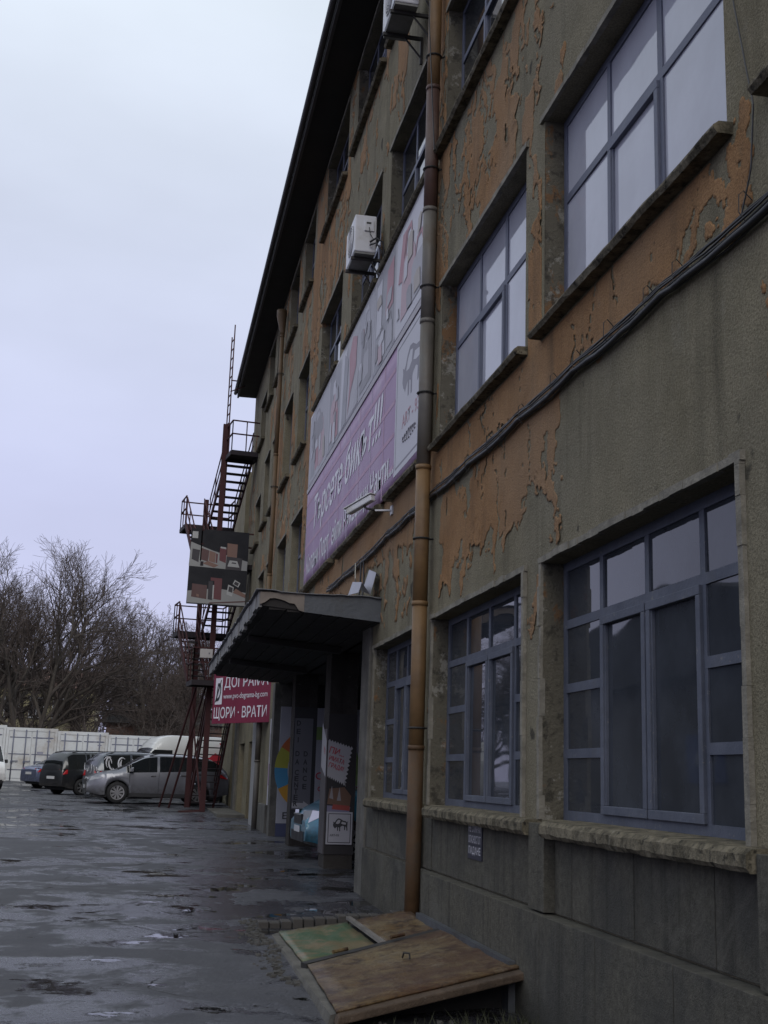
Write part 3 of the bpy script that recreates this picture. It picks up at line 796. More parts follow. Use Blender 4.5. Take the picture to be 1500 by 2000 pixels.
P_WHITE = flat('white', (.50, .49, .53)); P_GREY = flat('grey', (.27, .265, .29)); P_LGREY = flat('light_grey', (.36, .35, .38))
P_RED = flat('red', (.37, .19, .22)); P_PINK = flat('pink', (.42, .30, .33)); P_DARK = flat('dark', (.20, .19, .22)); P_SOFT = flat('soft_dark', (.235, .225, .245)); P_BEIGE = flat('beige', (.36, .32, .29)); P_BLACK = flat('black', (.03, .03, .035))

# --- big banner
AXF, AZ = (0,-1,0), (0,0,1)
ban = thing('banner', 'long faded pink leather goods banner on the wall left of the ochre drainpipe', 'banner', (2.95, 18.7, 3.66))
Yl, Yr, zb_, zs_, zt_ = 24.15, 13.05, 3.66, 5.66, 7.27
def banner_sheet(name, z0, z1, mat):
    X_, Z_ = np.linspace(0, 1, 60), np.linspace(0, 1, 10)
    nn = fbm((10, 60), (2, 9), 3, .5, 91)
    Y2, Z2 = np.meshgrid(Yl+(Yr-Yl)*X_, z0+(z1-z0)*Z_)
    v = np.stack([2.942+0*nn, Y2, Z2], -1).reshape(-1, 3)
    i = (np.arange(9)[:,None]*60+np.arange(59)[None,:]).ravel()
    o = fast_mesh(name, v, np.stack([i, i+1, i+61, i+60], -1), mat, ban, True)
    md = o.modifiers.new('thickness', 'SOLIDIFY'); md.thickness = .02; md.offset = -1
    return o
def banner_mat(name, a, b, streak):
    t = NT(name)
    st = t.noise(1.0, 5, .6, vec=t.coord((1, 2.3, .12))); n = t.noise(.55, 5, .6)
    c = t.mix(t.rng(n, .35, .65), a, b)
    c = t.mix(t.rng(st, .5, .7, 0, .6), c, streak)
    return t.out(base=c, rough=.5, spec=.4)
banner_sheet('banner_sheet', zb_, zs_-.02, banner_mat('pink_vinyl', (.27, .155, .28), (.34, .215, .35), (.39, .31, .40)))
banner_sheet('banner_sheet', zs_+.02, zt_, banner_mat('pale_vinyl', (.34, .33, .35), (.42, .40, .43), (.28, .27, .30)))
MB().box(2.925, 2.97, Yr, Yl, zs_-.045, zs_+.045).build('batten', flat('batten', (.36, .34, .36)), ban)
BO = (2.936, Yl, 0)      # print plane origin; local x runs right, y is height
def P(*pts): return list(pts)
it = []
stripe = flat('plaid', (.40, .235, .34)); stripe2 = flat('plaid_pale', (.40, .33, .43))
for k in range(9): it.append((stripe2 if k % 2 else stripe, rect(.3+k*1.0, zb_+.02, .36+k*1.0, zs_-.06)))
for k in range(4): it.append((stripe, P((0, 4.0+.45*k), (9.1, 3.93+.45*k), (9.1, 3.99+.45*k), (0, 4.06+.45*k))))
prints(ban, (2.9414, Yl, 0), AXF, AZ, (-1,0,0), it)
BO2 = (2.936, Yl, 0)
LETW = flat('letter_pale', (.68, .67, .71))
lettering('Търсете бикът!!!', (2.9375, 22.95, 4.66), AXF, AZ, 7.0, .60, LETW, ban, shear=.25)
lettering('Търсете бикът!!!', (2.9360, 22.90, 4.675), AXF, AZ, 7.0, .60, LETW, ban, shear=.25)
lettering('Колани Портфейли Ръкавици Чанти...', (2.9360, 23.72, 3.882), AXF, AZ, 8.7, .36, LETW, ban)
lettering('Колани Портфейли Ръкавици Чанти...', (2.9375, 23.75, 3.87), AXF, AZ, 8.7, .36, LETW, ban)
# emblem box
prints(ban, (2.9385, Yl, 0), AXF, AZ, (-1,0,0), [(P_WHITE, rect(9.15, 3.80, 11.05, 5.60)), (P_DARK, rect(9.22, 3.87, 11.0, 5.53)), (P_WHITE, rect(9.26, 3.90, 10.97, 5.50))])
bull(ban, (2.9368, Yl, 0), AXF, AZ, (-1,0,0), 9.55, 4.62, 1.25, .74, P_DARK, P_WHITE)
lettering('ART - 93', (2.9362, Yl-9.62, 4.33), AXF, AZ, 1.0, .17, P_RED, ban, bold=.01)
curl = MB()
for k in range(7): 
    a = [(2.9345, Yl-9.75-.11*k-.05*math.cos(t), 4.16+.055*math.sin(t)*(1.2-abs(k-3)*.2)) for t in np.linspace(0, 5.2, 9)]
    curl.tube(a, .009, 4)
curl.build('flourish', P_DARK, ban)
# the picture strip of bags and belts
it = []
def tile(x0, x1, m): it.append((m, P((x0, zs_+.10), (x1, zs_+.10), (x1, zt_-.06), (x0, zt_-.06))))
def bag(x, y, w_, h_, m, strap=None):
    it.append((m, P((x, y), (x+w_, y), (x+w_*.93, y+h_*.62), (x+w_*.8, y+h_*.7), (x+w_*.2, y+h_*.7), (x+w_*.07, y+h_*.62))))
    it.append((strap or m, P((x+w_*.22, y+h_*.7), (x+w_*.28, y+h_*.7), (x+w_*.40, y+h_*.94), (x+w_*.60, y+h_*.94), (x+w_*.72, y+h_*.7), (x+w_*.78, y+h_*.7), (x+w_*.65, y+h_), (x+w_*.35, y+h_))))
tile(.15, 2.6, P_LGREY); tile(2.75, 4.0, P_GREY); tile(6.0, 7.3, P_LGREY); tile(7.4, 8.8, P_GREY); tile(8.95, 11.0, P_WHITE)
bag(.35, 5.85, .55, .7, P_GREY); bag(.95, 5.9, .5, .6, P_RED); bag(1.5, 5.85, .7, .9, P_PINK); bag(.4, 6.5, 1.5, .6, P_SOFT)
bag(2.9, 5.9, .9, 1.1, P_PINK, P_WHITE); bag(3.4, 5.85, .5, .75, P_RED)
it.append((P_WHITE, P((4.1, 5.8), (4.5, 5.8), (4.75, 7.15), (4.2, 7.15)))); it.append((P_GREY, P((4.3, 5.8), (4.75, 5.8), (4.9, 6.9), (4.5, 7.1))))
it.append((P_RED, P((4.95, 5.85), (5.2, 6.2), (5.7, 6.5), (5.75, 7.0), (5.3, 7.15), (5.0, 6.9), (5.1, 6.4))))
it.append((P_LGREY, P((5.5, 5.8), (5.95, 5.8), (5.95, 6.4))))
bag(6.15, 5.85, 1.0, 1.3, P_SOFT, P_WHITE); bag(6.4, 6.0, .5, .6, P_LGREY)
it.append((P_WHITE, P((7.5, 6.3), (7.9, 6.3), (7.9, 7.1), (7.5, 7.1)))); it.append((P_RED, P((8.2, 6.4), (8.75, 6.4), (8.75, 7.1), (8.3, 7.05)))); bag(7.6, 5.85, .6, .5, P_WHITE, P_SOFT); bag(8.3, 5.85, .45, .5, P_LGREY, P_SOFT)
bag(9.3, 5.9, .9, 1.2, P_PINK, P_RED); bag(9.9, 5.9, 1.0, .8, P_LGREY, P_RED); it.append((P_RED, P((9.1, 6.5), (9.35, 6.45), (9.6, 7.1), (9.35, 7.12))))
random.seed(44)
for x0_, x1_ in ((.2, 2.5), (2.8, 3.95), (6.05, 7.25), (7.45, 8.75), (9.0, 10.9)):
    for k in range(7):
        a_, b_ = random.uniform(x0_, x1_-.4), random.uniform(zs_+.14, zt_-.5); w_, h_ = random.uniform(.12, .38), random.uniform(.12, .42); c_ = random.uniform(-.08, .08)
        it.append((random.choice((P_WHITE, P_GREY, P_SOFT, P_BEIGE, P_PINK, P_LGREY)), [(a_, b_), (a_+w_, b_+c_*.4), (a_+w_+c_, b_+h_*.9), (a_+w_*.5+c_, b_+h_), (a_+c_*.5, b_+h_*.85)]))
prints(ban, (2.9414, Yl, 0), AXF, AZ, (-1,0,0), [(m, p) for m, p in it])

# --- red joinery sign
sg = thing('shop_sign', 'crimson joinery sign with white lettering hanging below the canopy edge', 'sign', (2.4, 31.6, 1.2))
pl0, pl1 = Vector((1.73, 33.0, 1.22)), Vector((3.0, 30.3, 1.22))
axs = (pl1-pl0).normalized(); wid = (pl1-pl0).length; nrm = Vector((axs.y, -axs.x, 0))
if nrm.y > 0: nrm = -nrm
CRIM = flat('crimson', (.185, .014, .045), .6, .12)
MB().prism([(0,0),(wid,0),(wid,1.42),(0,1.42)], pl0, axs, AZ, -nrm*.06).build('sign_panel', CRIM, sg)
LW = flat('letter_white', (.72, .70, .74))
so = pl0+nrm*.006
prints(sg, so, axs, AZ, nrm, [(LW, rect(.12, .50, .50, 1.20))])
lettering('D', so+nrm*.006+axs*.18+Vector((0,0,.60)), axs, AZ, .26, .46, P_BLACK, sg, shear=.3, bold=.02)
MB().beam(so+nrm*.005+axs*.16+Vector((0,0,.56)), so+nrm*.005+axs*.44+Vector((0,0,1.14)), .035, .004).build('logo_slash', P_BLACK, sg)
lettering('ДОГРАМА', so+axs*.60+Vector((0,0,.93)), axs, AZ, wid-.72, .27, LW, sg, bold=.008)
lettering('www.pvc-dograma-bg.com', so+axs*.58+Vector((0,0,.64)), axs, AZ, wid-.72, .14, LW, sg, bold=.004)
lettering('ЩОРИ · ВРАТИ', so+axs*.10+Vector((0,0,.14)), axs, AZ, wid-.24, .27, LW, sg, bold=.008)
for t in (.3, wid-.3): MB().beam(pl0+axs*t-nrm*.09+Vector((0,0,.9)), pl0+axs*t-nrm*.09+Vector((0,0,1.9)), .04).build('hanger', MAT['iron'], sg)
MB().beam(pl1-nrm*.03+Vector((-.01,0,.3)), Vector((3.02, pl1.y+.05, 1.52)), .05).build('hanger', MAT['iron'], sg)

# --- entrance posters and boards
pa = thing('poster', 'poster wrapped round the entrance column with a white stamp and red letters', 'poster', (3.2, 20.3, -1.3))
MB().box(3.015, 3.505, 20.332, 20.348, -1.28, 1.0).build('poster_sheet', flat('poster_dark', (.016, .014, .016)), pa)
MB().box(3.0, 3.018, 20.36, 20.94, -1.28, .75).build('poster_sheet', flat('poster_side', (.07, .062, .066)), pa)
AXC = (1,0,0)
teeth = []
n = 9
for i in range(n): teeth += [(.0+.42*i/n, .30-.12*i/n), (.0+.42*(i+.5)/n, .335-.12*(i+.5)/n)]
teeth += [(.42, .18)]
for i in range(n): teeth += [(.42-.10*i/n, .18-.62*i/n), (.385-.10*(i+.5)/n, .18-.62*(i+.5)/n)]
teeth += [(.32, -.44)]
for i in range(n): teeth += [(.32-.32*i/n, -.44+.14*i/n), (.32-.32*(i+.5)/n, -.40+.14*(i+.5)/n)]
teeth += [(0, -.30)]
PAP = flat('paper', (.38, .37, .385)); REDL = flat('red_letter', (.42, .045, .07))
prints(pa, (3.02, 20.33, .25), AXC, AZ, (0,-1,0), [(PAP, teeth)])
prints(pa, (2.998, 20.92, .25), AXF, AZ, (-1,0,0), [(PAP, [(.0, .62), (.56, .30), (.56, -.30), (.0, -.12)])])
c_, s_ = math.cos(-.28), math.sin(-.28)
axr, ayr = (c_, 0, s_), (-s_, 0, c_)
for body, y, wd, h in (('ПИ...', .13, .26, .10), ('ИМАТА', .01, .27, .075), ('ГРАДА!', -.10, .26, .07)):
    lettering(body, (3.035-.02*0, 20.324, .25+y-.02), axr, ayr, wd, h, REDL, pa, bold=.014)
lettering('КУ', (2.9935, 20.62, .37), (0,-.87,-.3), AZ, .2, .10, REDL, pa, bold=.012)
prints(pa, (3.02, 20.328, -.5), AXC, AZ, (0,-1,0), [(flat('brown_a', (.13, .07, .045)), [(.02, .02), (.40, .0), (.42, .16), (.30, .30), (.05, .27)]), (flat('pale_a', (.24, .22, .23)), [(.05, .12), (.09, .32), (.12, .10)]), (flat('pale_a', (.24, .22, .23)), [(.18, .08), (.22, .30), (.25, .08)]), (flat('lilac_a', (.17, .16, .24)), [(.02, -.34), (.36, -.34), (.41, -.02), (.02, .0)]), (flat('red_b', (.28, .05, .04)), [(.10, -.06), (.40, -.08), (.40, .0), (.12, .02)])])
pb = thing('small_sign', 'square white sign with a black bull on the entrance column', 'sign', (3.25, 20.3, -.9))
MB().box(3.04, 3.47, 20.300, 20.330, -1.12, -.60).build('sign_panel', flat('sign_paper', (.36, .355, .385)), pb)
prints(pb, (3.04, 20.298, -1.12), AXC, AZ, (0,-1,0), [(P_BLACK, rect(.025, .025, .405, .495)), (flat('sign_paper', (.36, .355, .385)), rect(.037, .037, .393, .483))])
bull(pb, (3.04, 20.293, -1.12), AXC, AZ, (0,-1,0), .10, .20, .26, .23, P_BLACK, PAP)
lettering('ART-93', (3.10, 20.292, -1.12+.13), AXC, AZ, .15, .035, P_BLACK, pb, bold=.01)
ds = thing('dance_sign', 'tall dark board with stacked white and black dance centre letters', 'sign', (3.25, 25.2, -.9))
MB().box(3.02, 3.5, 25.262, 25.298, -1.2, 1.35).build('sign_panel', flat('board_dark', (.018, .018, .021)), ds)
prints(ds, (3.02, 25.26, 0), AXC, AZ, (0,-1,0), [(flat('strip_grey', (.12, .12, .135)), rect(.02, -.72, .40, 1.12)), ])
for col_, word, z0, gap in ((.10, 'DEI', 1.02, .17), (.10, 'DA', .40, .165), (.10, 'CENTER', .02, .125), (.27, 'DANCE', .40, .165)):
    for i, ch in enumerate(word):
        lettering(ch, (3.02+col_, 25.2555, z0-gap*i-.05), AXC, AZ, .022 if ch == 'I' else .085, .10, P_BLACK, ds, bold=.03, align='C')
prints(ds, (3.02, 25.257, -.64), AXC, AZ, (0,-1,0), [(PAP, [(.03, -.05), (.26, -.05), (.26, -.09), (.40, 0), (.26, .09), (.26, .05), (.03, .05)])])
dp = thing('wall_board', 'big white board with a coloured ring on the far porch wall', 'board', (4.1, 28.2, -1.1))
MB().box(3.06, 5.3, 28.20, 28.295, -1.12, 1.5).build('board_panel', flat('board_white', (.36, .365, .40)), dp)
MB().box(3.06, 5.3, 28.205, 28.295, -1.50, -1.122).build('skirt', flat('board_navy', (.05, .06, .12)), dp)
cx_, cz_, ro, ri = 3.97, .08, 1.0, .70
cols = [(.45, .12, .035), (.36, .36, .05), (.06, .25, .42), (.52, .27, .03), (.40, .10, .10), (.20, .30, .10)]
it = []
for k in range(6):
    a0, a1 = [R(q) for q in ((112,150),(150,178),(178,206),(206,252),(255,330),(332,460))[k]]
    ts = np.linspace(a0, a1, 8)
    it.append((flat('ring%d' % k, cols[k]), [(cx_-3.06+ro*math.cos(t), cz_+ro*math.sin(t)) for t in ts] + [(cx_-3.06+ri*math.cos(t), cz_+ri*math.sin(t)) for t in ts[::-1]]))
prints(dp, (3.06, 28.198, 0), AXC, AZ, (0,-1,0), it)
lettering('Етаж', (3.2, 28.19, -1.02), AXC, AZ, .55, .14, P_BLACK, dp, bold=.01)
lettering('CENTER', (3.92, 28.19, -.12), AXC, AZ, .9, .16, REDL, dp, bold=.015)
lettering('студио', (3.98, 28.19, -.38), AXC, AZ, .6, .12, REDL, dp, bold=.012)
vs_ = thing('narrow_banner', 'narrow white and purple banner strip on the wall past the porch', 'banner', (2.95, 28.9, -.8))
MB().box(2.93, 2.955, 28.76, 29.25, -.75, 1.25).build('banner_sheet', flat('strip_white', (.50, .48, .52)), vs_)
prints(vs_, (2.928, 29.25, 0), AXF, AZ, (-1,0,0), [(flat('strip_purple', (.22, .10, .22)), rect(.1, -.3, .4, .2)), (flat('strip_grey2', (.28, .27, .3)), rect(.1, .35, .4, .9))])
ps = thing('warning_plate', 'small dark plate with three white lines under the second window sill', 'sign', (2.96, 10.8, -.6))
MB().box(2.965, 2.985, 10.58, 11.05, -.70, -.385).build('plate', flat('plate_dark', (.02, .02, .035), .4), ps)
for i, s in enumerate(('НЕ СПИРАЙ', 'ОПАСНОСТ ОТ', 'ПАДАНЕ')):
    lettering(s, (2.9635, 11.02, -.465-.095*i), AXF, AZ, .40, .062, flat('plate_letter', (.55, .54, .58)), ps, bold=.012)
fs = thing('small_board', 'small pale notice board fixed to the fire escape post', 'sign', (1.7, 39.2, 2.9))
MB().box(1.55, 1.95, 39.12, 39.15, 3.52, 3.80).build('board_panel', flat('notice', (.45, .43, .42)), fs)
MB().ngon([(0,0),(.05,0),(.05,.06),(0,.06)], (1.82, 39.118, 3.63), AXC, AZ).build('print', P_DARK, fs)

# ------------------------------------------------------------------ pipes, cables, wall fittings
dpipe = thing('drainpipe', 'long ochre and zinc drainpipe running up between the second and third windows', 'drainpipe', (2.88, 12.86, -1.6))
def pipe_piece(z0, z1, x, y, r, m, parent, name='pipe_section'):
    MB().tube([(x, y, z0), (x+.002, y+.002, (z0+z1)/2), (x, y, z1)], r, 14).build(name, m, parent, True)
    MB().tube([(x, y, z1-.05), (x, y, z1)], r+.008, 14).build('pipe_collar', m, parent, True)
for z0, z1, m in ((-1.62, .34, 'pipe_old'), (.34, 1.9, 'pipe_ochre'), (1.9, 3.45, 'pipe_ochre'), (3.45, 5.2, 'pipe_zinc'), (5.2, 6.6, 'pipe_zinc'), (6.6, 8.2, 'pipe_rust'), (8.2, 9.7, 'pipe_ochre'), (9.7, 12.8, 'pipe_ochre')):
    pipe_piece(z0, z1-.003, 2.875, 12.92, .083 if z0 < 3 else .08, MAT[m], dpipe)
for z in (.52, 2.6, 4.3, 5.6, 7.1, 8.6):
    MB().tube([(2.875+.092*math.cos(t), 12.92+.092*math.sin(t), z) for t in np.linspace(.3, 5.9, 14)], .011, 5).tube([(2.96, 12.92, z), (3.02, 12.86, z)], .011, 5).build('bracket', MAT['iron'], dpipe)
MB().tube([(2.875, 12.92, -1.62), (2.84, 12.80, -1.74)], .085, 12).build('shoe', MAT['pipe_rust'], dpipe, True)
dp2 = thing('drainpipe', 'ochre drainpipe with a funnel hopper under the eave beyond the banner', 'drainpipe', (2.88, 30.3, 2.3))
for z0, z1 in ((2.3, 5.0), (5.0, 8.2), (8.2, 11.5)): pipe_piece(z0, z1-.003, 2.86, 30.75, .058, MAT['pipe_far'], dp2)
MB().tube([(2.86, 30.75, 11.5), (2.86, 30.75, 11.6), (2.82, 30.75, 12.05), (2.82, 30.75, 12.2)], [.065, .075, .14, .14], 10).build('hopper', MAT['pipe_far'], dp2, True)
for z in (4.0, 7.3, 10.4): MB().tube([(2.86+.095*math.cos(t), 30.75+.095*math.sin(t), z) for t in np.linspace(.3, 5.9, 12)], .012, 5).build('bracket', MAT['iron'], dp2)
dp3 = thing('drainpipe', 'thin grey pipe beside the white door jamb below the red sign', 'drainpipe', (2.9, 31.5, -1.4))
pipe_piece(-1.4, .3, 2.84, 31.2, .07, MAT['pipe_zinc'], dp3); pipe_piece(.3, 1.9, 2.84, 31.2, .07, MAT['pipe_zinc'], dp3)

def cable_run(mb, pts, r, sag=.03, seed=0, n=10):
    rr = random.Random(seed); out = []
    for i in range(len(pts)-1):
        a, b = Vector(pts[i]), Vector(pts[i+1])
        for k in range(n):
            t = k/n
            p = a.lerp(b, t); p.z -= sag*4*t*(1-t); p.z += rr.uniform(-.006, .006); out.append(p)
    out.append(Vector(pts[-1])); mb.tube(out, r, 6)
cb = thing('cable_bundle', 'black bundle of sagging cables clipped along the wall below the first floor', 'cables', (2.95, 9, 3.0))
for k, (dz, dx, r, sg_) in enumerate(((.030, 0, .009, .010), (.0, .02, .016, .018), (-.032, -.005, .019, .026), (-.03, .03, .008, .04), (.012, -.02, .007, .026), (.06, .02, .005, .014))):
    mb = MB()
    pts = [(2.955+dx*.8, y, z+dz) for y, z in ((3.2, 2.92), (5.0, 2.97), (6.6, 3.01), (8.2, 3.04), (9.6, 3.06), (11.2, 3.08), (12.7, 3.10), (14.0, 3.12), (15.4, 3.13), (17.2, 3.10), (19.0, 3.13), (20.8, 3.16))]
    cable_run(mb, pts, r, sg_, 40+k); mb.build('cable', MAT['cable'], cb, True)
random.seed(3)
for y in np.arange(4.4, 20.5, .62):
    z = 3.09+random.uniform(-.02, .02); y += random.uniform(-.15, .15)
    MB().tube([(3.0, y, z-.01), (2.95, y+.005, z+.045), (2.925, y+.01, z+.02), (2.925, y+.015, z-.08), (2.96, y+.01, z-.13)], .004, 4).build('cable_clip', MAT['iron'], cb)
lw = thing('loose_wire', 'thin wire looping down the wall right of the big first floor window', 'wire', (2.97, 5.5, 3.0))
mb = MB(); cable_run(mb, [(2.985, 5.60, 5.4), (2.98, 5.62, 4.4), (2.975, 5.42, 3.6), (2.98, 5.48, 3.25), (2.97, 5.58, 3.03)], .005, .0, 5); mb.build('wire', MAT['cable'], lw)
lw2 = thing('wall_wire', 'thin wire hanging beside the upper drainpipe', 'wire', (2.9, 12.8, 7.0))
mb = MB(); cable_run(mb, [(2.80, 12.95, 10.8), (2.79, 12.85, 9.0), (2.80, 12.70, 8.2), (2.84, 12.62, 7.2)], .007, .02, 6); mb.build('wire', MAT['cable'], lw2)
lw3 = thing('wall_wire', 'pale cable drooping from the bundle onto the canopy roof', 'wire', (2.9, 17.6, 2.4))
mb = MB()
cable_run(mb, [(2.93, 17.7, 3.12), (2.90, 17.5, 2.9), (2.86, 17.2, 2.75), (2.82, 17.0, 2.78)], .008, .03, 7); mb.build('wire', flat('pale_wire', (.4, .38, .32)), lw3)
mb = MB(); cable_run(mb, [(2.94, 17.25, 3.05), (2.93, 17.22, 2.7), (2.9, 17.2, 2.38)], .014, .0, 8); cable_run(mb, [(2.94, 17.05, 3.05), (2.95, 17.02, 2.7), (2.92, 17.0, 2.38)], .012, 0, 9); mb.build('wire', MAT['cable'], lw3)

def ac_unit(label, x, y, z):      # x: back of the body, y: near end, z: bottom
    a = thing('air_conditioner', label, 'air conditioner', (x-.16, y+.4, z), group='air conditioners on the wall')
    D_, W_, H_ = .33, .80, .62
    b = MB().box(x-D_, x, y, y+W_, z+.03, z+H_).build('housing', MAT['ac_white'], a, bevel=.018)
    MB().box(x-D_+.012, x-.012, y+.012, y+W_-.012, z, z+.029).build('base_pan', MAT['ac_under'], a)
    cyy, czz = y+.34, z+.32
    MB().tube([(x-D_-.004, cyy, czz), (x-D_-.0005, cyy, czz)], .24, 28).build('fan_opening', MAT['black_trim'], a)
    g = MB()
    for r in (.06, .10, .14, .18, .22, .245): g.tube([(x-D_-.012, cyy+r*math.cos(t), czz+r*math.sin(t)) for t in np.linspace(0, 2*math.pi, 25)], .004, 4, False)
    for t in np.linspace(0, math.pi, 7)[:-1]: g.beam((x-D_-.012, cyy-.245*math.cos(t), czz-.245*math.sin(t)), (x-D_-.012, cyy+.245*math.cos(t), czz+.245*math.sin(t)), .006)
    g.build('fan_grille', MAT['ac_white'], a)
    MB().box(x-.19, x-.04, y-.022, y-.0005, z+.36, z+.54).build('valve_cover', MAT['ac_white'], a, bevel=.008)
    MB().box(x-.16, x-.09, y-.028, y-.0225, z+.475, z+.50).build('hand_grip', MAT['black_trim'], a)
    for yy in (y+.13, y+.63):
        MB().box(x-D_-.02, 3.0, yy, yy+.04, z-.045, z-.002).box(2.965, 3.0, yy, yy+.04, z-.40, z-.046).beam((x-.05, yy+.02, z-.04), (2.97, yy+.02, z-.30), .02).build('bracket', MAT['iron'], a)
    h = MB()
    h.tube([(x-.10, y-.03, z+.18), (x-.02, y-.10, z+.22), (x+.08, y-.12, z+.16), (2.98, y-.10, z-.05), (2.99, y-.08, z-.4)], .016, 7)
    h.tube([(x-.10, y-.03, z+.13), (x-.02, y-.13, z+.13), (x+.06, y-.15, z+.0), (2.98, y-.13, z-.2)], .013, 7)
    h.tube([(x-.12, y-.025, z+.42), (x-.10, y-.04, z+.30), (x-.06, y-.06, z+.22)], .006, 5)
    h.build('hose', MAT['cable'], a, True)
    return a
ac_unit('white air conditioner hung over the pink banner below the second floor sill', 2.87, 16.55, 7.60)
ac_unit('air conditioner seen from below at the top edge, right under the eave', 2.80, 13.55, 9.72)

cc = thing('security_camera', 'white security camera on a wall arm under the pink banner', 'camera', (2.8, 15.5, 3.45))
pA, pB = Vector((2.47, 15.66, 3.45)), Vector((2.73, 15.28, 3.585))
MB().beam(pA, pB, .09, .085).build('housing', MAT['ac_white'], cc, bevel=.015)
dd = (pB-pA).normalized()
MB().beam(pA-dd*.05+Vector((0,0,.055)), pB+dd*.0+Vector((0,0,.055)), .12, .012).build('sun_shield', MAT['ac_white'], cc)
MB().tube([pA-dd*.005, pA-dd*.0005], .035, 14).build('lens', MAT['black_trim'], cc)
MB().tube([pA.lerp(pB,.65)-Vector((0,0,.045)), pA.lerp(pB,.75)-Vector((0,0,.10)), (2.82, 15.35, 3.43)], .016, 7).build('joint', MAT['iron'], cc, True)
MB().beam((2.78, 15.36, 3.43), (2.985, 15.28, 3.43), .05, .02).box(2.975, 3.0, 15.22, 15.34, 3.37, 3.49).build('wall_arm', MAT['ac_white'], cc)
fl = thing('sheet_metal', 'crumpled pale metal sheet lying on the canopy roof against the wall', 'metal sheet', (2.75, 16.2, 2.4))
mb = MB()
vs = [(2.58,16.0,2.38),(2.70,15.98,2.42),(2.74,15.97,2.56),(2.86,15.96,2.40),(2.93,15.95,2.70),(2.98,15.97,2.66),
      (2.52,16.55,2.39),(2.66,16.6,2.47),(2.72,16.62,2.66),(2.84,16.5,2.52),(2.92,16.45,2.82),(2.98,16.4,2.74)]
fsx = [(i, i+1, i+7, i+6) for i in range(5)]
mb.add(vs, fsx)
o = mb.build('sheet', plain('bare_aluminium', (.27, .27, .29), .4, .5, var=.2), fl); md = o.modifiers.new('t', 'SOLIDIFY'); md.thickness = .006

# ------------------------------------------------------------------ fire escape
fe = thing('fire_escape', 'rusty dark red steel fire escape stair at the far end of the factory', 'fire escape', (1.8, 40, -1.25))
O = Vector((1.93, 39.3, 0)); U = Vector((-.13, .9915, 0)).normalized(); V = Vector((U.y, -U.x, 0))
def fp(s, v, z): return O + U*s + V*v + Vector((0, 0, z))
SR, SD = MAT['stair_red'], MAT['stair_dark']
gnd = -1.28
for s, v, z1 in ((0, 0, 11.35), (2.9, 0, 9.35)):
    MB().beam(fp(s, v, gnd-.1), fp(s, v, z1), .17, .15, up=(0,1,0)).build('post', SR, fe)
def flight(s0, z0, s1, z1, v0, v1, n, rails=True):
    m = MB()
    for v in (v0+.02, v1-.02): m.beam(fp(s0, v, z0-.02), fp(s1, v, z1-.02), .05, .17)
    m.build('stringer', SR, fe)
    for i in range(1, n):
        t = i/n; s = s0+(s1-s0)*t; z = z0+(z1-z0)*t
        a, b = fp(s, v0+.05, z), fp(s, v1-.05, z)
        MB().beam(a, b, .24, .035).build('tread', SD, fe)
    if rails:
        for v in (v0+.02, v1-.02):
            r = MB()
            for h in (.95, .5): r.beam(fp(s0, v, z0+h), fp(s1, v, z1+h), .035)
            for t in (.03, .35, .68, .97):
                p = fp(s0+(s1-s0)*t, v, z0+(z1-z0)*t); r.beam(p, p+Vector((0,0,.95)), .032)
            r.build('handrail', SR, fe)
def landing(s0, s1, v0, v1, z, sides):
    m = MB()
    c = [fp(s0, v0, 0), fp(s0, v1, 0), fp(s1, v1, 0), fp(s1, v0, 0)]
    m.hexa([p+Vector((0,0,z-.04)) for p in c]+[p+Vector((0,0,z)) for p in c])
    for a, b in ((0,1),(1,2),(2,3),(3,0)): m.beam(c[a]+Vector((0,0,z-.09)), c[b]+Vector((0,0,z-.09)), .06, .14)
    m.build('landing', SD, fe)
    r = MB(); 
    for a, b in sides:
        for h in (1.0, .55): r.beam(c[a]+Vector((0,0,z+h)), c[b]+Vector((0,0,z+h)), .04)
        for t in (0, .5, 1): p = c[a].lerp(c[b], t)+Vector((0,0,z)); r.beam(p, p+Vector((0,0,1.0)), .035)
    if sides: r.build('handrail', SR, fe)
LW_, RW_ = -.72, 1.0
landing(-.95, .1, .06, 1.0, 10.25, ((0,1),(3,0)))
landing(-.95, .1, LW_, 1.0, 6.5, ((0,1),(3,0)))
landing(-.95, .1, LW_, 1.0, 2.75, ((0,1),(3,0)))
landing(2.75, 3.8, LW_, 1.0, 8.4, ((1,2),(2,3),(3,0)))
landing(2.75, 3.8, LW_, 1.0, 4.65, ((1,2),(2,3),(3,0)))
flight(2.75, 8.4, .1, 10.25, .08, 1.0, 9)
flight(.1, 6.5, 2.75, 8.4, LW_, -.08, 9)
flight(2.75, 4.65, .1, 6.5, .08, 1.0, 9)
flight(.1, 2.75, 2.75, 4.65, LW_, -.08, 9)
flight(3.0, gnd, .1, 2.75, .06, .92, 18)
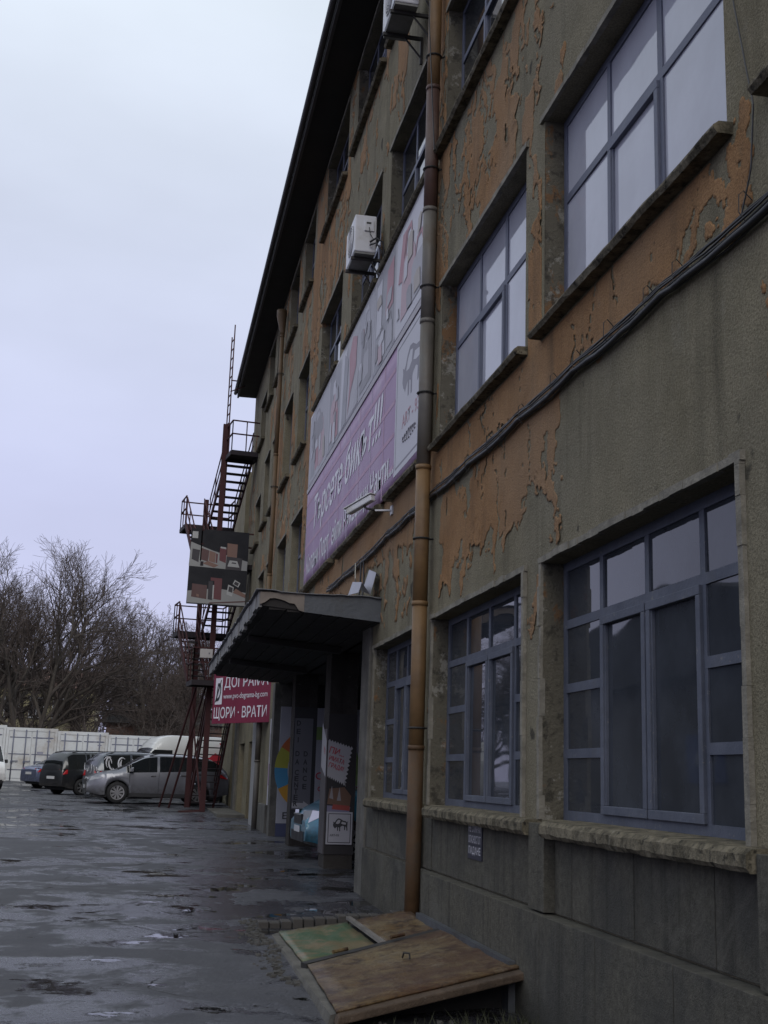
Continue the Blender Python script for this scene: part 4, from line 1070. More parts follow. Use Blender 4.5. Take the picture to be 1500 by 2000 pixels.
# brace lines and ladder to the roof
MB().beam(fp(0, .05, 2.2), fp(2.9, .05, 4.4), .05).beam(fp(0, -.05, gnd+.1), fp(2.9, -.05, 2.2), .05).build('brace', SR, fe)
MB().beam(fp(-.05, .02, gnd+.05), fp(-.05, -.75, gnd+.0), .06).beam(fp(.05, -.1, 2.7), fp(2.2, -.72, gnd), .05).beam(fp(.05, -.4, 2.7), fp(2.6, -.98, gnd), .05).build('brace', SR, fe)
ld = MB()
for s in (-.02, .42): ld.beam(fp(s, .10, 8.6), fp(s, .10, 14.9 if s < .1 else 14.6), .04)
lo_ = ld.build('ladder', SR, fe)
for z in np.arange(8.8, 14.6, .33): MB().beam(fp(-.02, .10, z), fp(.42, .10, z), .026).build('rung', SR, lo_)
MB().beam(fp(.1, .10, 12.95), (2.5, 39.6, 13.0), .035).beam(fp(.1, .10, 12.55), (2.5, 39.6, 12.85), .035).build('bracket', SR, lo_)
MB().beam(fp(-.4, .9, 10.1), (3.02, 38.6, 10.1), .08).beam(fp(-.4, .9, 6.35), (3.02, 38.6, 6.35), .08).beam(fp(-.4, .9, 2.6), (3.02, 38.6, 2.6), .08).build('wall_beam', SD, fe)
# advertising board hung on the stair
ab = thing('advertising_board', 'weathered board with pictures of wallets and boxes hung on the fire escape', 'board', (2.0, 38.3, 5.1))
q0 = Vector((.98, 38.28, 5.12)); qa = Vector((1.85, -.12, 0)); wid_ = qa.length; qa.normalize(); qn = Vector((qa.y, -qa.x, 0))
if qn.y > 0: qn = -qn
hgt = 2.42
MB().prism([(0,0),(wid_,-.03),(wid_,hgt-.06),(0.02,hgt)], q0, qa, AZ, -qn*.05).build('board_panel', flat('board_black', (.012, .012, .015), .85), ab)
LG = flat('board_grey', (.24, .24, .23)); 
def bp(items): prints(ab, q0+qn*.003, qa, AZ, qn, items)
br1, br2, br3, dk, gw = flat('leather_a', (.075, .03, .026)), flat('leather_b', (.17, .09, .065)), flat('leather_c', (.10, .022, .026)), flat('leather_d', (.022, .018, .022)), flat('pale_print', (.34, .34, .33))
bp([(LG, [(.0, 1.20), (1.84, 1.12), (1.85, 1.42), (.75, 1.72), (.03, 1.98)]), (gw, rect(.06, 2.10, .24, 2.32)), (LG, [(.02, .03), (1.84, 0), (1.84, .42), (.9, .52), (.0, .40)]),
    (dk, [(.08, 1.42), (.30, 1.33), (.33, 1.72), (.09, 1.76)]), (br1, [(.36, 1.42), (.60, 1.36), (.62, 1.72), (.36, 1.80)]), (br2, [(.62, 1.38), (.82, 1.33), (.83, 1.66), (.63, 1.72)]), (br3, [(.84, 1.34), (.89, 1.33), (.90, 1.62), (.84, 1.64)]),
    (br2, [(.42, 1.30), (.80, 1.18), (.94, 1.26), (.60, 1.38)]), (br3, [(.95, 1.42), (1.16, 1.34), (1.17, 1.82), (.95, 1.84)]), (gw, [(.97, 1.82), (1.15, 1.79), (1.15, 1.85), (.97, 1.87)]),
    (br2, [(1.19, 1.55), (1.50, 1.52), (1.51, 1.96), (1.18, 1.99)]), (dk, [(1.16, 1.14), (1.66, 1.12), (1.68, 1.52), (1.18, 1.56)]), (gw, [(1.22, 1.24), (1.60, 1.22), (1.52, 1.42), (1.28, 1.44)]), (dk, [(1.34, 1.34), (1.50, 1.33), (1.48, 1.37), (1.36, 1.38)]),
    (br1, [(.14, .22), (.62, .16), (.62, .60), (.15, .64)]), (br2, [(.30, .24), (.38, .22), (.38, .30), (.30, .32)]), (dk, [(.66, .16), (.80, .14), (.80, .74), (.66, .74)]), (gw, [(.80, .20), (.84, .20), (.84, .62), (.80, .62)]), (br3, [(.84, .18), (1.08, .15), (1.08, .84), (.72, .86), (.72, .76), (.84, .75)]),
    (gw, [(1.24, .34), (1.42, .28), (1.46, .58), (1.28, .66)]), (dk, [(1.29, .44), (1.42, .40), (1.43, .56), (1.31, .60)]), (gw, [(1.42, .68), (1.60, .58), (1.66, .72), (1.48, .82)]), (dk, [(1.45, .68), (1.58, .62), (1.62, .71), (1.50, .77)]), (br2, [(1.44, .40), (1.84, .25), (1.84, .36), (1.52, .54)]), (br1, [(.70, .02), (1.84, .12), (1.84, .16), (.72, .06)])])

# ------------------------------------------------------------------ cellar hatch in front of the plinth
ch = thing('cellar_hatch', 'rusty sheet metal cellar hatch leaning from the plinth onto the wet asphalt', 'hatch', (2.2, 10.8, -1.68))
def plate(p, name, mat, t=.02, n=10, warp=.012, parent=ch, seed=0):
    r = np.random.default_rng(seed); p = [Vector(a) for a in p]     # a,b,c,d quad; small warps
    mb = MB(); vs = []
    for j in range(n+1):
        for i in range(n+1):
            u, v_ = i/n, j/n
            q = p[0].lerp(p[1], u).lerp(p[3].lerp(p[2], u), v_)
            e_ = .35 if (i in (0, n) or j in (0, n)) else 1
            vs.append(q+Vector((r.uniform(-1,1)*warp*.4*(i in (0, n)), r.uniform(-1,1)*warp*.5*(j in (0, n)), r.uniform(-1,1)*warp*e_)))
    mb.add(vs, [(j*(n+1)+i, j*(n+1)+i+1, (j+1)*(n+1)+i+1, (j+1)*(n+1)+i) for j in range(n) for i in range(n)])
    o = mb.build(name, mat, parent, True); md = o.modifiers.new('t', 'SOLIDIFY'); md.thickness = t; md.offset = -1
    return o
GREENRUST = NT('green_rusty_sheet')
_a = GREENRUST.noise(2.2, 7, .65); _c = GREENRUST.mix(GREENRUST.rng(_a, .42, .56), (.13, .105, .05), (.05, .095, .045)); _c = GREENRUST.mix(GREENRUST.rng(GREENRUST.noise(5, 7, .7), .5, .64), _c, (.17, .13, .07))
GREENRUST.bump(GREENRUST.noise(20, 5), .006); GREENRUST.out(base=_c, rough=.5)
plate([(1.43, 8.75, -1.585), (2.93, 9.14, -1.335), (2.90, 11.42, -1.345), (1.49, 10.68, -1.575)], 'hatch_plate', MAT['rust'], seed=1)
pg = plate([(1.48, 10.90, -1.585), (2.20, 11.22, -1.50), (2.20, 13.05, -1.50), (1.49, 12.95, -1.585)], 'hatch_plate', GREENRUST.m, seed=2)
plate([(2.27, 11.25, -1.47), (2.84, 11.52, -1.39), (2.84, 13.0, -1.36), (2.27, 13.06, -1.48)], 'hatch_plate', MAT['rust'], seed=3)
MB().beam((2.235, 11.2, -1.462), (2.235, 13.1, -1.462), .05, .03).build('divider_bar', plain('worn_steel', (.26, .24, .22), .5, .4, var=.4, scale=6), ch)
MB().beam((1.47, 10.79, -1.60), (2.90, 11.46, -1.375), .09, .05).build('divider_bar', MAT['iron'], ch)
for t in (.22, .62): 
    p = Vector((1.49, 10.76, -1.56)).lerp(Vector((2.9, 11.46, -1.335)), t); MB().tube([p+Vector((-.07,-.03,.012)), p+Vector((.07,.035,.03))], .016, 8).build('hinge', MAT['rust'], ch)
MB().tube([(2.2, 10.2, -1.443), (2.2, 10.15, -1.40), (2.24, 10.12, -1.40), (2.24, 10.10, -1.440)], .008, 6).build('handle', MAT['iron'], ch)
MB().hexa([(1.42,8.66,-1.675),(2.93,9.02,-1.42),(2.93,9.16,-1.42),(1.42,8.80,-1.675),(1.44,8.67,-1.615),(2.93,9.02,-1.365),(2.93,9.16,-1.355),(1.44,8.80,-1.60)]).build('front_curb', concrete_material('curb_brown', (.085, .06, .042), scale=6), ch, bevel=.01)
MB().hexa([(1.36,8.8,-1.80),(1.52,8.85,-1.80),(1.55,13.1,-1.75),(1.38,13.1,-1.75),(1.40,8.8,-1.625),(1.52,8.82,-1.61),(1.55,13.1,-1.61),(1.42,13.1,-1.615)]).build('side_curb', MAT['concrete'], ch)
MB().hexa([(1.5,9.05,-1.8),(2.9,9.4,-1.8),(2.9,13.2,-1.75),(1.5,13.1,-1.75),(1.55,9.05,-1.66),(2.9,9.4,-1.43),(2.9,13.2,-1.43),(1.55,13.1,-1.66)]).build('curb_core', MAT['dark_room'], ch)
MB().box(2.80, 2.853, 9.2, 12.4, -1.8, -1.325).build('wall_flashing', MAT['canopy_metal'], ch)
be = thing('brick_edging', 'row of upright worn bricks edging the far side of the hatch', 'bricks', (2.1, 13.6, -1.62))
random.seed(12)
for i in range(13):
    x = 1.32+.122*i
    MB().box(x, x+.108, 13.36+random.uniform(-.02,.02)+.02*i*.3, 13.58+.006*i, -1.80, -1.545+.008*i+random.uniform(-.02, .015)).build('brick', MAT['brick'], be, bevel=.008)
# rubble along the broken edge of the asphalt
random.seed(5)
mb = MB()
def lump(mb, c, s):
    c = Vector(c)
    v = [c+Vector(((a+random.uniform(-.3,.3))*s, (b+random.uniform(-.3,.3))*s*1.2, (d+random.uniform(-.3,.3))*s*.6)) for a, b, d in ((-1,-1,-1),(1,-1,-1),(1,1,-1),(-1,1,-1),(-.7,-.7,1),(.7,-.7,1),(.7,.7,1),(-.7,.7,1))]
    mb.hexa(v)
for i in range(150):
    t = random.random(); y = 10.2+3.7*t; x = 1.36-.05*math.sin(y*3)-abs(random.gauss(0, .10))
    lump(mb, (x, y, float(G(x, y))+.005), random.uniform(.008, .034))
for i in range(60):
    x = random.uniform(1.25, 2.8); y = random.uniform(13.62, 14.0); lump(mb, (x, y, float(G(x, y))+.005), random.uniform(.006, .025))
for i in range(70):
    x = random.uniform(1.5, 2.9); y = random.uniform(7.0, 8.9); lump(mb, (x, y, float(G(x, y))+.0), random.uniform(.008, .035))
tag(mb.build('rubble', plain('wet_rubble', (.055, .052, .047), .8, var=.5, scale=12)), 'crumbled asphalt and stone chips along the hatch curb', 'rubble', kind='stuff')
mb = MB()
for i in range(900):
    x = 2.85-abs(random.gauss(0, .5)); y = random.uniform(6.2, 9.0)
    if y > 8.6+.26*(x-1.4): continue
    if x < 1.6: continue
    z = float(G(x, y)); h = random.uniform(.03, .13); a = random.uniform(0, 6.28); l = random.uniform(.2, .9)*h; w_ = .004
    dx, dy = math.cos(a)*l, math.sin(a)*l
    mb.add([(x-w_, y, z), (x+w_, y, z), (x+dx, y+dy, z+h)], [(0,1,2)])
tag(mb.build('weeds', MAT['grass']), 'thin winter grass at the foot of the plinth', 'grass', kind='stuff')

# ------------------------------------------------------------------ vehicles
def smooth_profile(pts, xs_, k=3):
    p = np.interp(xs_, [a for a, b in pts], [b for a, b in pts])
    for _ in range(k): p = np.convolve(np.pad(p, 1, 'edge'), [.25, .5, .25], 'valid')
    return p
def make_wheel(root, x, y, r, wdt, side, spokes, rim_mat):
    t = MB(); n = 28; prof = [(r*.66, -wdt/2), (r*.92, -wdt/2), (r, -wdt*.32), (r, wdt*.32), (r*.92, wdt/2), (r*.66, wdt/2)]
    vs = [(x+q*math.cos(2*math.pi*i/n), y+v, r+q*math.sin(2*math.pi*i/n)) for i in range(n) for q, v in prof]
    k = len(prof); fs = [(i*k+j, i*k+j+1, ((i+1)%n)*k+j+1, ((i+1)%n)*k+j) for i in range(n) for j in range(k-1)]
    t.add(vs, fs); wh = t.build('wheel', MAT['rubber'], root, True)
    m = MB(); yo = y+side*wdt*.40; rr = r*.67
    m.tube([(x, yo-side*.06, r), (x, yo-side*.055, r)], rr, 24)
    m.build('brake_disc', MAT['black_trim'], wh)
    m = MB()
    vs = []; 
    for i in range(n):
        a = 2*math.pi*i/n
        for q, v in ((rr, yo+side*.012), (rr*.90, yo+side*.010), (rr*.88, yo-side*.03)): vs.append((x+q*math.cos(a), v, r+q*math.sin(a)))
    m.add(vs, [(i*3+j, i*3+j+1, ((i+1)%n)*3+j+1, ((i+1)%n)*3+j) for i in range(n) for j in range(2)])
    m.tube([(x, yo-side*.02, r), (x, yo+side*.012, r)], rr*.22, 12)
    for i in range(spokes):
        a = 2*math.pi*i/spokes+.2
        for da in (-.10, .10):
            m.beam((x+rr*.18*math.cos(a+da), yo, r+rr*.18*math.sin(a+da)), (x+rr*.9*math.cos(a+da*1.1), yo, r+rr*.9*math.sin(a+da*1.1)), .028, .028, up=(0,1,0))
    m.build('rim', rim_mat, wh)
def car(name, label, cat, loc, rotz, sp, paint):
    root = thing(name, label, cat, loc, rotz, sp.get('group'), world=False)
    L, W0 = sp['L'], sp['W']/2; r = sp['r']; wx = sp['wheels']
    x0, x1 = -L/2, L/2
    xs_ = np.unique(np.round(np.concatenate([np.linspace(x0, x1, int(L/.085)), [x0+.02, x0+.05, x1-.02, x1-.05]]+[a+np.linspace(-r*1.18, r*1.18, 17) for a in wx]), 4))
    zt = smooth_profile(sp['top'], xs_, 3); zb = np.minimum(smooth_profile(sp['belt'], xs_, 3), zt-.03)
    gmax = sp.get('gmax', 9)
    zl = np.full(len(xs_), sp.get('sill', .24))
    zl += .08*smooth(x1-.5, x1, xs_) + .10*smooth(x0+.5, x0, xs_)
    ra = r*1.13
    for a in wx:
        d = np.abs(xs_-a); zl = np.where(d < ra, np.maximum(zl, r*1.02+np.sqrt(np.maximum(ra*ra-d*d, 0))*.98), zl)
    k_ = np.abs(xs_)/(L/2)
    W = W0*(1-sp.get('taper', .13)*smooth(.72, 1., k_)**1.3)
    tum = sp.get('tumble', .32)
    sect = []
    for i in range(len(xs_)):
        b, t_, l, w_ = zb[i], zt[i], zl[i], W[i]
        zg = min(b+.86*(t_-b), gmax); yb_ = w_*.955
        yg = yb_-tum*(zg-b); yr = yg-tum*.9*max(0, (t_-zg))-.04
        flare = .02 if any(abs(xs_[i]-a) < ra*1.1 for a in wx) else 0
        h = [(w_*.94+flare, l), (w_*.985+flare, l+.14*(b-l)), (w_+flare*.6, l+.5*(b-l)), (w_*.985, l+.84*(b-l)), (yb_, b), (yg, zg), (yr, t_-.035*min(1, (t_-b)/.3)), (yr*.6, t_), (0, t_+.012)]
        sect.append([(y, z) for y, z in h] + [(-y, z) for y, z in h[-2::-1]])
    K = 17
    verts = [(xs_[i], y, z) for i in range(len(xs_)) for y, z in sect[i]]
    groups = {}
    gl0, gl1 = sp['glass']; ws = sp['screen']; rs = sp.get('rear_screen')
    for i in range(len(xs_)-1):
        xm = (xs_[i]+xs_[i+1])/2; tall = (zt[i]-zb[i]+zt[i+1]-zb[i+1])/2
        for j in range(K-1):
            g = 'body'
            jj = min(j, K-2-j)
            if jj == 4 and tall > .16 and gl0 < xm < gl1 and not any(abs(xm-p) < .045 for p in sp.get('pillars', ())): g = 'side_windowL' if j == 4 else 'side_windowR'
            if jj in (6, 7) or (jj == 5):
                if ws[0] < xm < ws[1] and jj >= 6: g = 'windscreen'
                if rs and rs[0] < xm < rs[1] and jj >= 6: g = 'rear_window'
            groups.setdefault(g, []).append((i*K+j, (i+1)*K+j, (i+1)*K+j+1, i*K+j+1))
    groups['body'] += [tuple(range(K)), tuple((len(xs_)-1)*K+j for j in range(K))[::-1]]
    for g, fs in groups.items():
        used = sorted({i for f in fs for i in f}); mp_ = {u: n for n, u in enumerate(used)}
        m = MB().add([verts[u] for u in used], [tuple(mp_[i] for i in f) for f in fs])
        o = m.build(g.rstrip('LR') if g.startswith('side') else g, paint if g == 'body' else MAT['carglass'], root, True)
        if g == 'body':
            o.data.polygons[-1].use_smooth = False; o.data.polygons[-2].use_smooth = False
    # underbody, wheels
    MB().box(x0+.25, x1-.25, -W0*.80, W0*.80, .20, .62).build('underbody', MAT['black_trim'], root)
    for a in wx:
        for s in (1, -1): make_wheel(root, a, s*(W0-.125), r, .215, s, sp.get('spokes', 5), sp.get('rim', MAT['alloy']))
    # shut lines
    def at(x): 
        i = int(np.argmin(np.abs(xs_-x))); return sect[i]
    for s in (1, -1):
        m = MB()
        for x in sp.get('seams', ()):
            h = at(x)[:5]; m.tube([(x, s*(y+.002), z) for y, z in h], .006, 4)
        if m.n: m.build('door_seam', MAT['black_trim'], root)
        for x in sp.get('handles', ()):
            y, z = at(x)[3]; MB().box(x-.09, x+.09, min(s*y, s*(y+.03)), max(s*y, s*(y+.03)), z-.012, z+.016).build('door_handle', sp.get('handle_mat', MAT['chrome']), root, bevel=.006)
        mxp = sp['mirror']; y, z = at(mxp)[4]
        MB().hexa([(mxp-.05, s*(y+.00), z+.03), (mxp+.09, s*(y+.00), z+.03), (mxp+.07, s*(y+.21), z+.03), (mxp-.04, s*(y+.21), z+.03), (mxp-.05, s*y, z+.17), (mxp+.06, s*y, z+.16), (mxp+.05, s*(y+.20), z+.17), (mxp-.04, s*(y+.20), z+.18)] if s > 0 else
                  [(mxp-.05, s*(y+.21), z+.03), (mxp+.09, s*(y+.21), z+.03), (mxp+.07, s*y, z+.03), (mxp-.04, s*y, z+.03), (mxp-.05, s*(y+.20), z+.17), (mxp+.06, s*(y+.20), z+.16), (mxp+.05, s*y, z+.17), (mxp-.04, s*y, z+.18)]).build('mirror', sp.get('mirror_mat', paint), root, bevel=.02)
        hx0, hx1, hz0, hz1 = sp['head']
        i1, i0 = at(hx1), at(hx0); wH, wT = np.interp(hx1, xs_, W), np.interp(hx0, xs_, W)
        def yy(x): return float(np.interp(x, xs_, W))
        q = [(hx0, s*(yy(hx0)+.006), hz1-.02), (hx1-.03, s*(yy(hx1)-.03), hz0), (hx1+.012, s*(yy(hx1)-.34), hz0+.02), (hx1+.0, s*(yy(hx1)-.34), hz1-.02), (hx1-.10, s*(yy(hx1)-.02), hz1)]
        mm = MB(); inn = [(a-.06, b-s*.05, c) for a, b, c in q]
        mm.add(q+inn, [tuple(range(5)), tuple(range(9, 4, -1))]+[(i, i+5, (i+1)%5+5, (i+1)%5) for i in range(5)])
        mm.build('headlight', MAT['head'], root)
        tx0, tx1, tz0, tz1 = sp['tail']
        q = [(tx1, s*(yy(tx1)+.008), tz0+.04), (tx1, s*(yy(tx1)+.004), tz1-.02), (tx0+.02, s*(yy(tx0)+.004), tz1), (tx0-.012, s*(yy(tx0)-.24), tz1-.01), (tx0-.012, s*(yy(tx0)-.24), tz0+.02), (tx0+.01, s*(yy(tx0)+.004), tz0)]
        mm = MB(); inn = [(a+.05, b-s*.06, c) for a, b, c in q]
        mm.add(q+inn, [tuple(range(6)), tuple(range(11, 5, -1))]+[(i, i+6, (i+1)%6+6, (i+1)%6) for i in range(6)])
        mm.build('tail_light', MAT['tail'], root)
    gz0, gz1 = sp.get('grille', (.55, .72)); wn = float(W[-1])
    MB().box(x1-.03, x1+.012, -wn*.5, wn*.5, gz0, gz1).build('grille', MAT['black_trim'], root)
    MB().box(x1+.012, x1+.018, -wn*.5, wn*.5, gz1-.02, gz1+.006).build('grille_trim', MAT['chrome'], root)
    MB().box(x1-.03, x1+.014, -wn*.8, wn*.8, .28, gz0-.12).build('bumper_intake', MAT['black_trim'], root)
    MB().box(x1+.014, x1+.024, -.26, .26, gz0-.14, gz0-.03).build('number_plate', flat('plate_white', (.55, .55, .56)), root)
    MB().box(x0-.020, x0-.004, -.26, .26, sp.get('rplate', .62), sp.get('rplate', .62)+.11).build('number_plate', flat('plate_white', (.55, .55, .56)), root)
    if sp.get('rails'):
        for s in (1, -1):
            a, b = sp['rails']; pts = []
            for x in np.linspace(a, b, 7): y, z = at(x)[6]; pts.append((x, s*y, z+.055 if a < x < b else z+.01))
            MB().tube(pts, .018, 6).build('roof_rail', MAT['black_trim'], root, True)
    if sp.get('cladding'):
        for s in (1, -1):
            m = MB(); i0, i1 = wx[1]+ra, wx[0]-ra
            X_ = np.linspace(i0, i1, 8); m.beam((i0, s*(W0-.006), .30), (i1, s*(W0-.006), .30), .03, .12); m.build('sill_trim', MAT['black_trim'], root)
    root['W'] = W0
    return root
def cpos(x, y): return (x, y, float(G(x, y)))
SUV = dict(L=4.86, W=1.88, r=.36, wheels=(1.40, -1.35), sill=.27, top=[(-2.43,.92),(-2.40,1.10),(-2.28,1.26),(-1.95,1.53),(-1.6,1.62),(-.8,1.685),(0,1.69),(.5,1.63),(1.42,1.12),(1.9,1.02),(2.2,.94),(2.37,.84),(2.43,.62)],
           belt=[(-2.43,.88),(-2.25,1.16),(-1.6,1.15),(-.5,1.10),(1.3,1.02),(1.9,.95),(2.25,.85),(2.43,.60)], glass=(-2.1, 1.15), pillars=(.05, -1.05), screen=(.55, 1.40), rear_screen=(-2.25, -1.85), seams=(1.02, .02, -1.02),
           handles=(.22, -.80), mirror=.95, head=(1.92, 2.39, .70, .87), tail=(-2.40, -2.12, .90, 1.08), grille=(.62, .80), rails=(-1.7, .35), spokes=9, cladding=1, taper=.17, tumble=.42)
car('parked_car', 'silver grey crossover parked side on behind the fire escape', 'car', cpos(.50, 44.2), math.pi+R(7), SUV, carpaint('paint_silver_grey', (.17, .175, .20)))
MPV = dict(L=4.62, W=1.81, r=.33, wheels=(1.42, -1.42), sill=.24, top=[(-2.31,.85),(-2.27,1.2),(-2.1,1.56),(-1.9,1.70),(-.6,1.75),(.3,1.71),(1.35,1.12),(1.8,1.02),(2.2,.88),(2.31,.62)],
           belt=[(-2.31,.82),(-2.2,1.02),(0,1.0),(1.4,.98),(2.31,.58)], glass=(-2.05, 1.15), pillars=(.15, -.95), screen=(.35, 1.33), rear_screen=(-2.27, -1.98), seams=(1.1, .15, -.95), handles=(.3, -.8), mirror=.95,
           head=(1.9, 2.28, .62, .80), tail=(-2.29, -2.1, .80, 1.02), grille=(.52, .68), rails=(-1.8, .2), spokes=6, handle_mat=MAT['black_trim'])
car('parked_car', 'black minivan with a red tail light in front of the white containers', 'car', cpos(-1.75, 52.6), R(38), MPV, carpaint('paint_black', (.016, .017, .020), .2))
EST = dict(MPV); EST.update(L=4.55, rails=(-1.9, .3))
gc = car('parked_car', 'dark grey van with white swirling artwork behind the silver grey crossover', 'car', cpos(.15, 49.6), R(22), EST, carpaint('paint_dark_grey', (.075, .085, .105), .3))
# its artwork: brush strokes on the flank and tail
gw2 = flat('art_white', (.52, .52, .55)); m = MB()
for j, (xa, za, sc_) in enumerate(((-1.9, .55, 1.), (-1.3, .5, 1.15), (-.7, .55, .9), (-.2, .6, .7))):
    for q in range(4):
        a0 = q*1.3+j
        pts = [(xa+.10*q+.16*sc_*math.cos(t), -(.915-.30*max(0, za+.74+.24*sc_*math.sin(t)-1.0)+.004*q), za+.74+.24*sc_*math.sin(t)) for t in np.linspace(a0, a0+2.6, 8)]
        m.tube(pts, [.012, .022, .03, .034, .03, .026, .016, .008], 5)
m.build('painted_artwork', gw2, gc)
m = MB()
for q in range(5):
    m.tube([(-2.275, -.65+.3*q+.1*math.cos(t), .98+.16*math.sin(t)+.05*q) for t in np.linspace(q, q+3, 7)], .018, 5)
m.build('painted_artwork', gw2, gc)
SED = dict(L=4.4, W=1.74, r=.31, wheels=(1.30, -1.32), sill=.22, top=[(-2.2,.80),(-2.1,.98),(-1.55,1.04),(-.95,1.38),(-.4,1.43),(.2,1.40),(1.0,1.0),(1.6,.93),(2.05,.78),(2.2,.55)],
           belt=[(-2.2,.78),(-1.6,.98),(0,.93),(1.0,.90),(2.2,.52)], glass=(-1.35, .85), pillars=(-.1,), screen=(.25, .98), rear_screen=(-1.5, -1.0), seams=(.85, -.1, -1.0), handles=(0, -.85), mirror=.7, head=(1.85, 2.17, .56, .72), tail=(-2.17, -1.95, .72, .90), grille=(.46, .60), spokes=6)
car('parked_car', 'pale blue saloon mostly hidden behind the black minivan', 'car', cpos(-3.05, 57.8), R(32), SED, carpaint('paint_pale_blue', (.15, .175, .28)))
HAT = dict(SED); HAT.update(L=4.0, wheels=(1.2, -1.2), top=[(-2.0,.75),(-1.97,1.0),(-1.6,1.38),(-1.2,1.46),(0,1.47),(.35,1.42),(1.05,1.0),(1.5,.92),(1.88,.76),(2.0,.52)], belt=[(-2.0,.72),(-1.7,.98),(0,.93),(1.0,.90),(2.0,.48)], glass=(-1.6, .9), screen=(.4, 1.03), rear_screen=(-1.9, -1.5), head=(1.62, 1.97, .56, .74), tail=(-1.97, -1.78, .78, 1.0))
car('parked_car', 'blue hatchback partly hidden at the far factory corner', 'car', cpos(3.9, 48.0), math.pi+R(4), HAT, carpaint('paint_blue', (.10, .16, .42)))
PCAR = dict(HAT); PCAR.update(L=4.1, W=1.76, r=.32, wheels=(1.25, -1.2), top=[(-2.05,.75),(-2.0,1.1),(-1.7,1.5),(-1.2,1.6),(0,1.62),(.35,1.56),(1.15,1.12),(1.5,1.02),(1.9,.84),(2.05,.62)], belt=[(-2.05,.72),(-1.7,1.05),(0,1.0),(1.15,1.0),(1.5,.94),(2.05,.58)], head=(1.62, 2.03, .62, .84), grille=(.58, .76), tail=(-2.02, -1.8, .8, 1.1), spokes=7)
car('parked_car', 'turquoise blue car nosing out of the porch behind the poster column', 'car', (4.93, 22.9, float(G(4, 22.9))), math.pi+R(3), PCAR, carpaint('paint_turquoise', (.05, .22, .32), .3))
VAN = dict(L=5.9, W=2.0, r=.35, wheels=(1.95, -1.75), sill=.30, top=[(-2.95,2.35),(-2.9,2.50),(-1,2.55),(1.0,2.55),(1.45,2.47),(1.72,2.22),(1.85,2.02),(2.45,1.30),(2.75,1.12),(2.92,.95),(2.95,.6)],
           belt=[(-2.95,1.25),(1.8,1.22),(2.4,1.15),(2.75,.98),(2.95,.55)], gmax=1.95, glass=(1.0, 2.2), screen=(1.87, 2.48), seams=(.95, -.4), handles=(1.1,), mirror=2.0, head=(2.5, 2.92, .80, 1.02), tail=(-2.93, -2.82, .9, 1.4), grille=(.6, .85), taper=.08, tumble=.10, spokes=6, mirror_mat=MAT['black_trim'], handle_mat=MAT['black_trim'])
van = car('panel_van', 'tall white panel van with red and blue artwork behind the fire escape', 'van', cpos(1.85, 51.6), math.pi+R(19), VAN, carpaint('paint_white', (.66, .66, .64), 0, .4))
VR, VB = flat('van_red', (.50, .03, .05)), flat('van_navy', (.03, .04, .12))
vy = 1.005
def vp_(pts): return [(-a, b) for a, b in pts]
prints(van, (.85, vy+.015, 0), (-1,0,0), AZ, (0,1,0), [(VR, [(1.0,1.35),(1.3,1.2),(1.55,1.45),(1.9,1.4),(2.0,1.7),(1.6,1.9),(1.35,1.7),(1.05,1.75)]), (VR, [(.6,1.0),(1.0,.9),(1.3,1.1),(1.1,1.3),(.7,1.25)]), (VR, [(1.75,2.3),(2.0,2.35),(2.45,1.75),(2.35,1.6),(2.15,1.75)]), (VB, [(2.02,2.36),(2.1,2.36),(2.52,1.78),(2.46,1.72)]), (VR, [(1.5,1.0),(2.1,1.15),(2.2,1.35),(1.7,1.3)]), (VB, [(2.1,1.1),(2.45,1.3),(2.65,1.2),(2.4,1.0),(2.6,.9),(2.2,.85)]), (flat('van_pale', (.6,.6,.6)), [(1.2,1.5),(1.4,1.45),(1.45,1.6),(1.25,1.65)])])
VAN2 = dict(VAN); VAN2.update(L=4.7, W=1.75, wheels=(1.5, -1.4), top=[(-2.35,1.8),(-2.3,1.92),(0,1.97),(1.2,1.93),(1.5,1.80),(2.0,1.12),(2.28,.98),(2.35,.6)], belt=[(-2.35,1.1),(1.4,1.08),(2.0,1.0),(2.35,.55)], screen=(1.5, 2.02), glass=(.6, 1.8), mirror=1.6, head=(1.95, 2.31, .62, .82), tail=(-2.33, -2.2, .8, 1.2), grille=(.55, .72), gmax=1.7)
car('panel_van', 'white van cut off by the left edge of the yard view', 'van', cpos(-6.95, 52.8), R(-66), VAN2, carpaint('paint_white_b', (.64, .64, .64), 0, .4))

